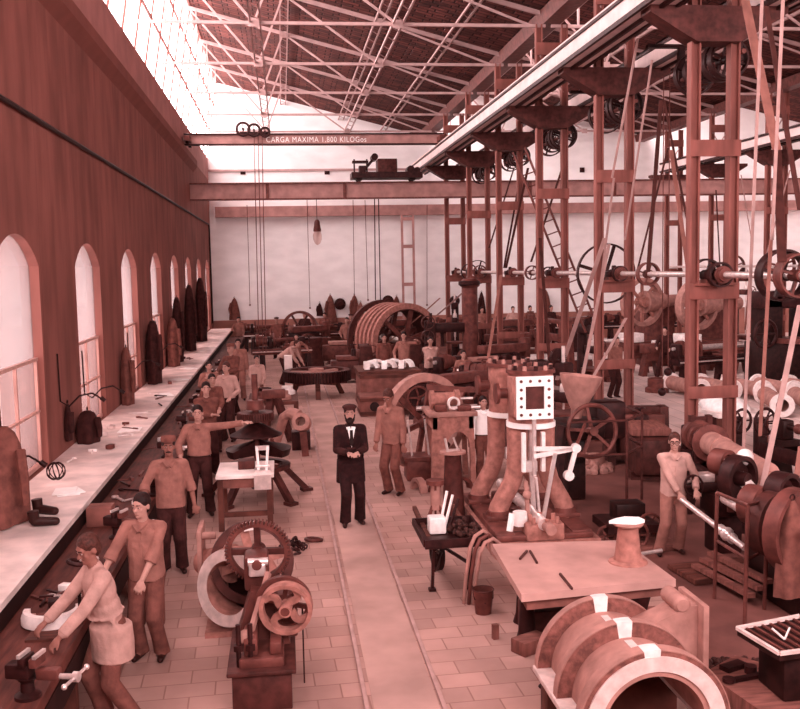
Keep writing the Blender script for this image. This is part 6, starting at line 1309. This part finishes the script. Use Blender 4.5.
# ================================================================== MORE MACHINES IN THE CLUTTER
def shaper(label, loc, rz, k=1., m='iron_brown', group=None):
    t = thing('shaping_machine', label, 'machine', loc, rz, group); B = lambda mb, n, mm, p=None: mb.build(n, mm, p or t, world=False)
    B(MB().prism([(-.34*k, 0), (.34*k, 0), (.26*k, .2*k), (.24*k, .95*k), (-.24*k, .95*k), (-.26*k, .2*k)], (-.5*k, 0, 0), (0, 1, 0), (0, 0, 1), .9*k), 'body', m)
    B(MB().b2((-.6*k, -.16*k, .97*k), (.75*k, .16*k, 1.17*k), .02).b2((.66*k, -.12*k, .8*k), (.82*k, .12*k, 1.3*k), .02).torus((.74*k, 0, 1.4*k), (0, 0, 1), .1*k, .014*k, 16, 6).cyl((.74*k, 0, 1.25*k), (.74*k, 0, 1.42*k), .02*k), 'ram', 'iron_mid')
    B(MB().b2((.42*k, -.25*k, .45*k), (.85*k, .25*k, .75*k), .02).b2((.5*k, -.1*k, 0), (.62*k, .1*k, .45*k)), 'table', 'iron_mid')
    w = B(MB().annulus((-.15*k, -.5*k, .62*k), (0, 1, 0), .28*k, .33*k, .12*k, 26), 'drive_wheel', 'iron_mid'); B(MB().spokes((-.15*k, -.5*k, .62*k), (0, 1, 0), 0, .3*k, 5, .05*k, .03*k).cyl((-.15*k, -.56*k, .62*k), (-.15*k, -.2*k, .62*k), .05*k), 'spokes', 'iron_mid', w)
    cp = MB()
    for j, r in enumerate((.22, .17, .12)): cp.lathe([(.03*k, 0), (r*k, .0), (r*k, .1*k), (.03*k, .1*k)], (-.4*k, (.26+.11*j)*k, .55*k), (0, 1, 0), 20)
    B(cp, 'cone_pulley', 'iron_dark')
    return t
SH = [(3.9, 21.2, .6, 1.1, 'iron_dark', 'shaping machine behind the flywheel engine, beyond the boy in white'), 
      (3.5, 22.9, -.4, .9, 'iron_dark', 'shaping machine in front of the boy in tan shirt') , (6.3, 27.2, .4, 1.2, 'iron_dark', 'shaping machine by the fourth column frame'), (7.4, 31.2, -.3, 1.2, 'iron_brown', 'shaping machine by the fifth column frame'),
        (9.0, 37.5, .1, 1.3, 'iron_brown', 'shaping machine in front of the distant lathes beyond the ladder'),
      (12.2, 38.2, .7, 1.3, 'iron_dark', 'shaping machine beyond the wheel lathes'),  (16.6, 24.6, .2, 1.4, 'iron_black', 'black shaping machine at the picture edge beside the boring mill'),
      (12.9, 18.8, 2.4, 1.2, 'iron_black', 'black shaping machine at the picture edge before the pale pipes'), (11.6, 13.4, 1.9, 1.2, 'iron_black', 'black shaping machine at the picture edge behind the roll lathe'), (.9, 38.9, .4, 1.2, 'iron_dark', 'shaping machine beside the spoked belt wheel'), (4.6, 39.5, .2, 1.3, 'iron_brown', 'shaping machine behind the rope drum')]
for x, y, a, k, m_, l in SH: shaper(l, (x, y, 0), a, k, m_)
# fat pillar of a radial drill
t = thing('radial_drill', 'fat round pillar drill rising before the white wall, beyond the third column frame', 'machine', (6.1, 30.9, 0)); p = onY(470, 300, 30.9)
MB().lathe([(.5, 0), (.45, .15), (.27, .25), (.25, 3.0), (.32, 3.05), (.32, 3.2), (.22, 3.3)], (p.x, 30.9, 0), (0, 0, 1), 26).build('pillar', 'iron_mid', t)
MB().lathe([(.3, 3.05), (.36, 3.1), (.36, 3.2), (.3, 3.22)], (p.x-.02, 30.9, 0), (0, 0, 1), 20).build('capital', 'iron_dark', t)
MB().b2((p.x-1.5, 30.75, 1.55), (p.x-.2, 31.05, 1.85), .03).b2((p.x-1.5, 30.6, 1.1), (p.x-1.2, 30.9, 1.9), .03).cyl((p.x-1.35, 30.75, .7), (p.x-1.35, 30.75, 2.2), .05).build('radial_arm', 'iron_dark', t)
MB().b2((p.x-1.7, 30.2, 0), (p.x-.6, 31.2, .5), .03).build('work_table', 'iron_brown', t)
# upright shaft post by the table, hanging wheel guard
t = thing('pulley_stand', 'dark upright stand with small belt pulleys before the rope drum', 'stand', (4.9, 29.9, 0)); p = onY(428, 380, 29.9)
MB().b2((p.x-.08, 29.8, 0), (p.x+.08, 30.0, 2.0)).box((p.x, 29.9, .05), (.6, .5, .1)).build('post', 'iron_dark', t)
for z in (1.0, 1.5, 1.95): pulley((p.x, 29.7, z), (0, 1, 0), .22, .1, t, 'iron_brown', 'pulley', 4, .03, .04)
# loose castings on the far floor
for i, (x, y, r, h_, m_, l) in enumerate(((5.5, 16.5, .28, .25, 'cast_pale', 'pale ring casting on the floor under the hand wheel machine'), (4.0, 19.0, .3, .3, 'iron_mid', 'brown ring casting behind the arched stand'), (9.5, 19.8, .3, .35, 'iron_dark', 'dark ring casting on the boarded floor beyond the white cloth'), (10.6, 26.0, .35, .4, 'iron_mid', 'brown ring casting standing at the near end of the pipe row'))):
    tag(MB().lathe([(r*.6, 0), (r, 0), (r, h_*.3), (r*.8, h_*.4), (r*.8, h_), (r*.6, h_)], (x, y, 0), (0, 0, 1), 24, loop=True).build('ring_casting', m_), l, 'casting')
# ================================================================== LIGHT
w = bpy.data.worlds.new('world'); S.world = w; w.use_nodes = True
bg = w.node_tree.nodes['Background']; bg.inputs[0].default_value = (1.0, .97, .975, 1); bg.inputs[1].default_value = 1.0
def portal(loc, rot, sx, sy):
    l = bpy.data.lights.new('portal', 'AREA'); l.shape = 'RECTANGLE'; l.size = sx; l.size_y = sy; l.cycles.is_portal = True
    o = bpy.data.objects.new('daylight_portal', l); COL.objects.link(o); o.location = loc; o.rotation_euler = rot
portal((XW-.3, 22, 10.75), (0, -PI/2, 0), 3.8, 48); portal((X_V1+.1, 22, 11.25), (0, -PI/2, 0), 2.6, 48); portal((X_V2+.1, 22, 11.25), (0, -PI/2, 0), 2.6, 48)
portal((7.5, -1.25, 7.0), (PI/2, 0, 0), 19, 4.8)  # portal of the added window behind the camera
S.view_settings.view_transform = 'Standard'; S.view_settings.look = 'None'; S.view_settings.gamma = 1
S.view_settings.exposure = 4.05
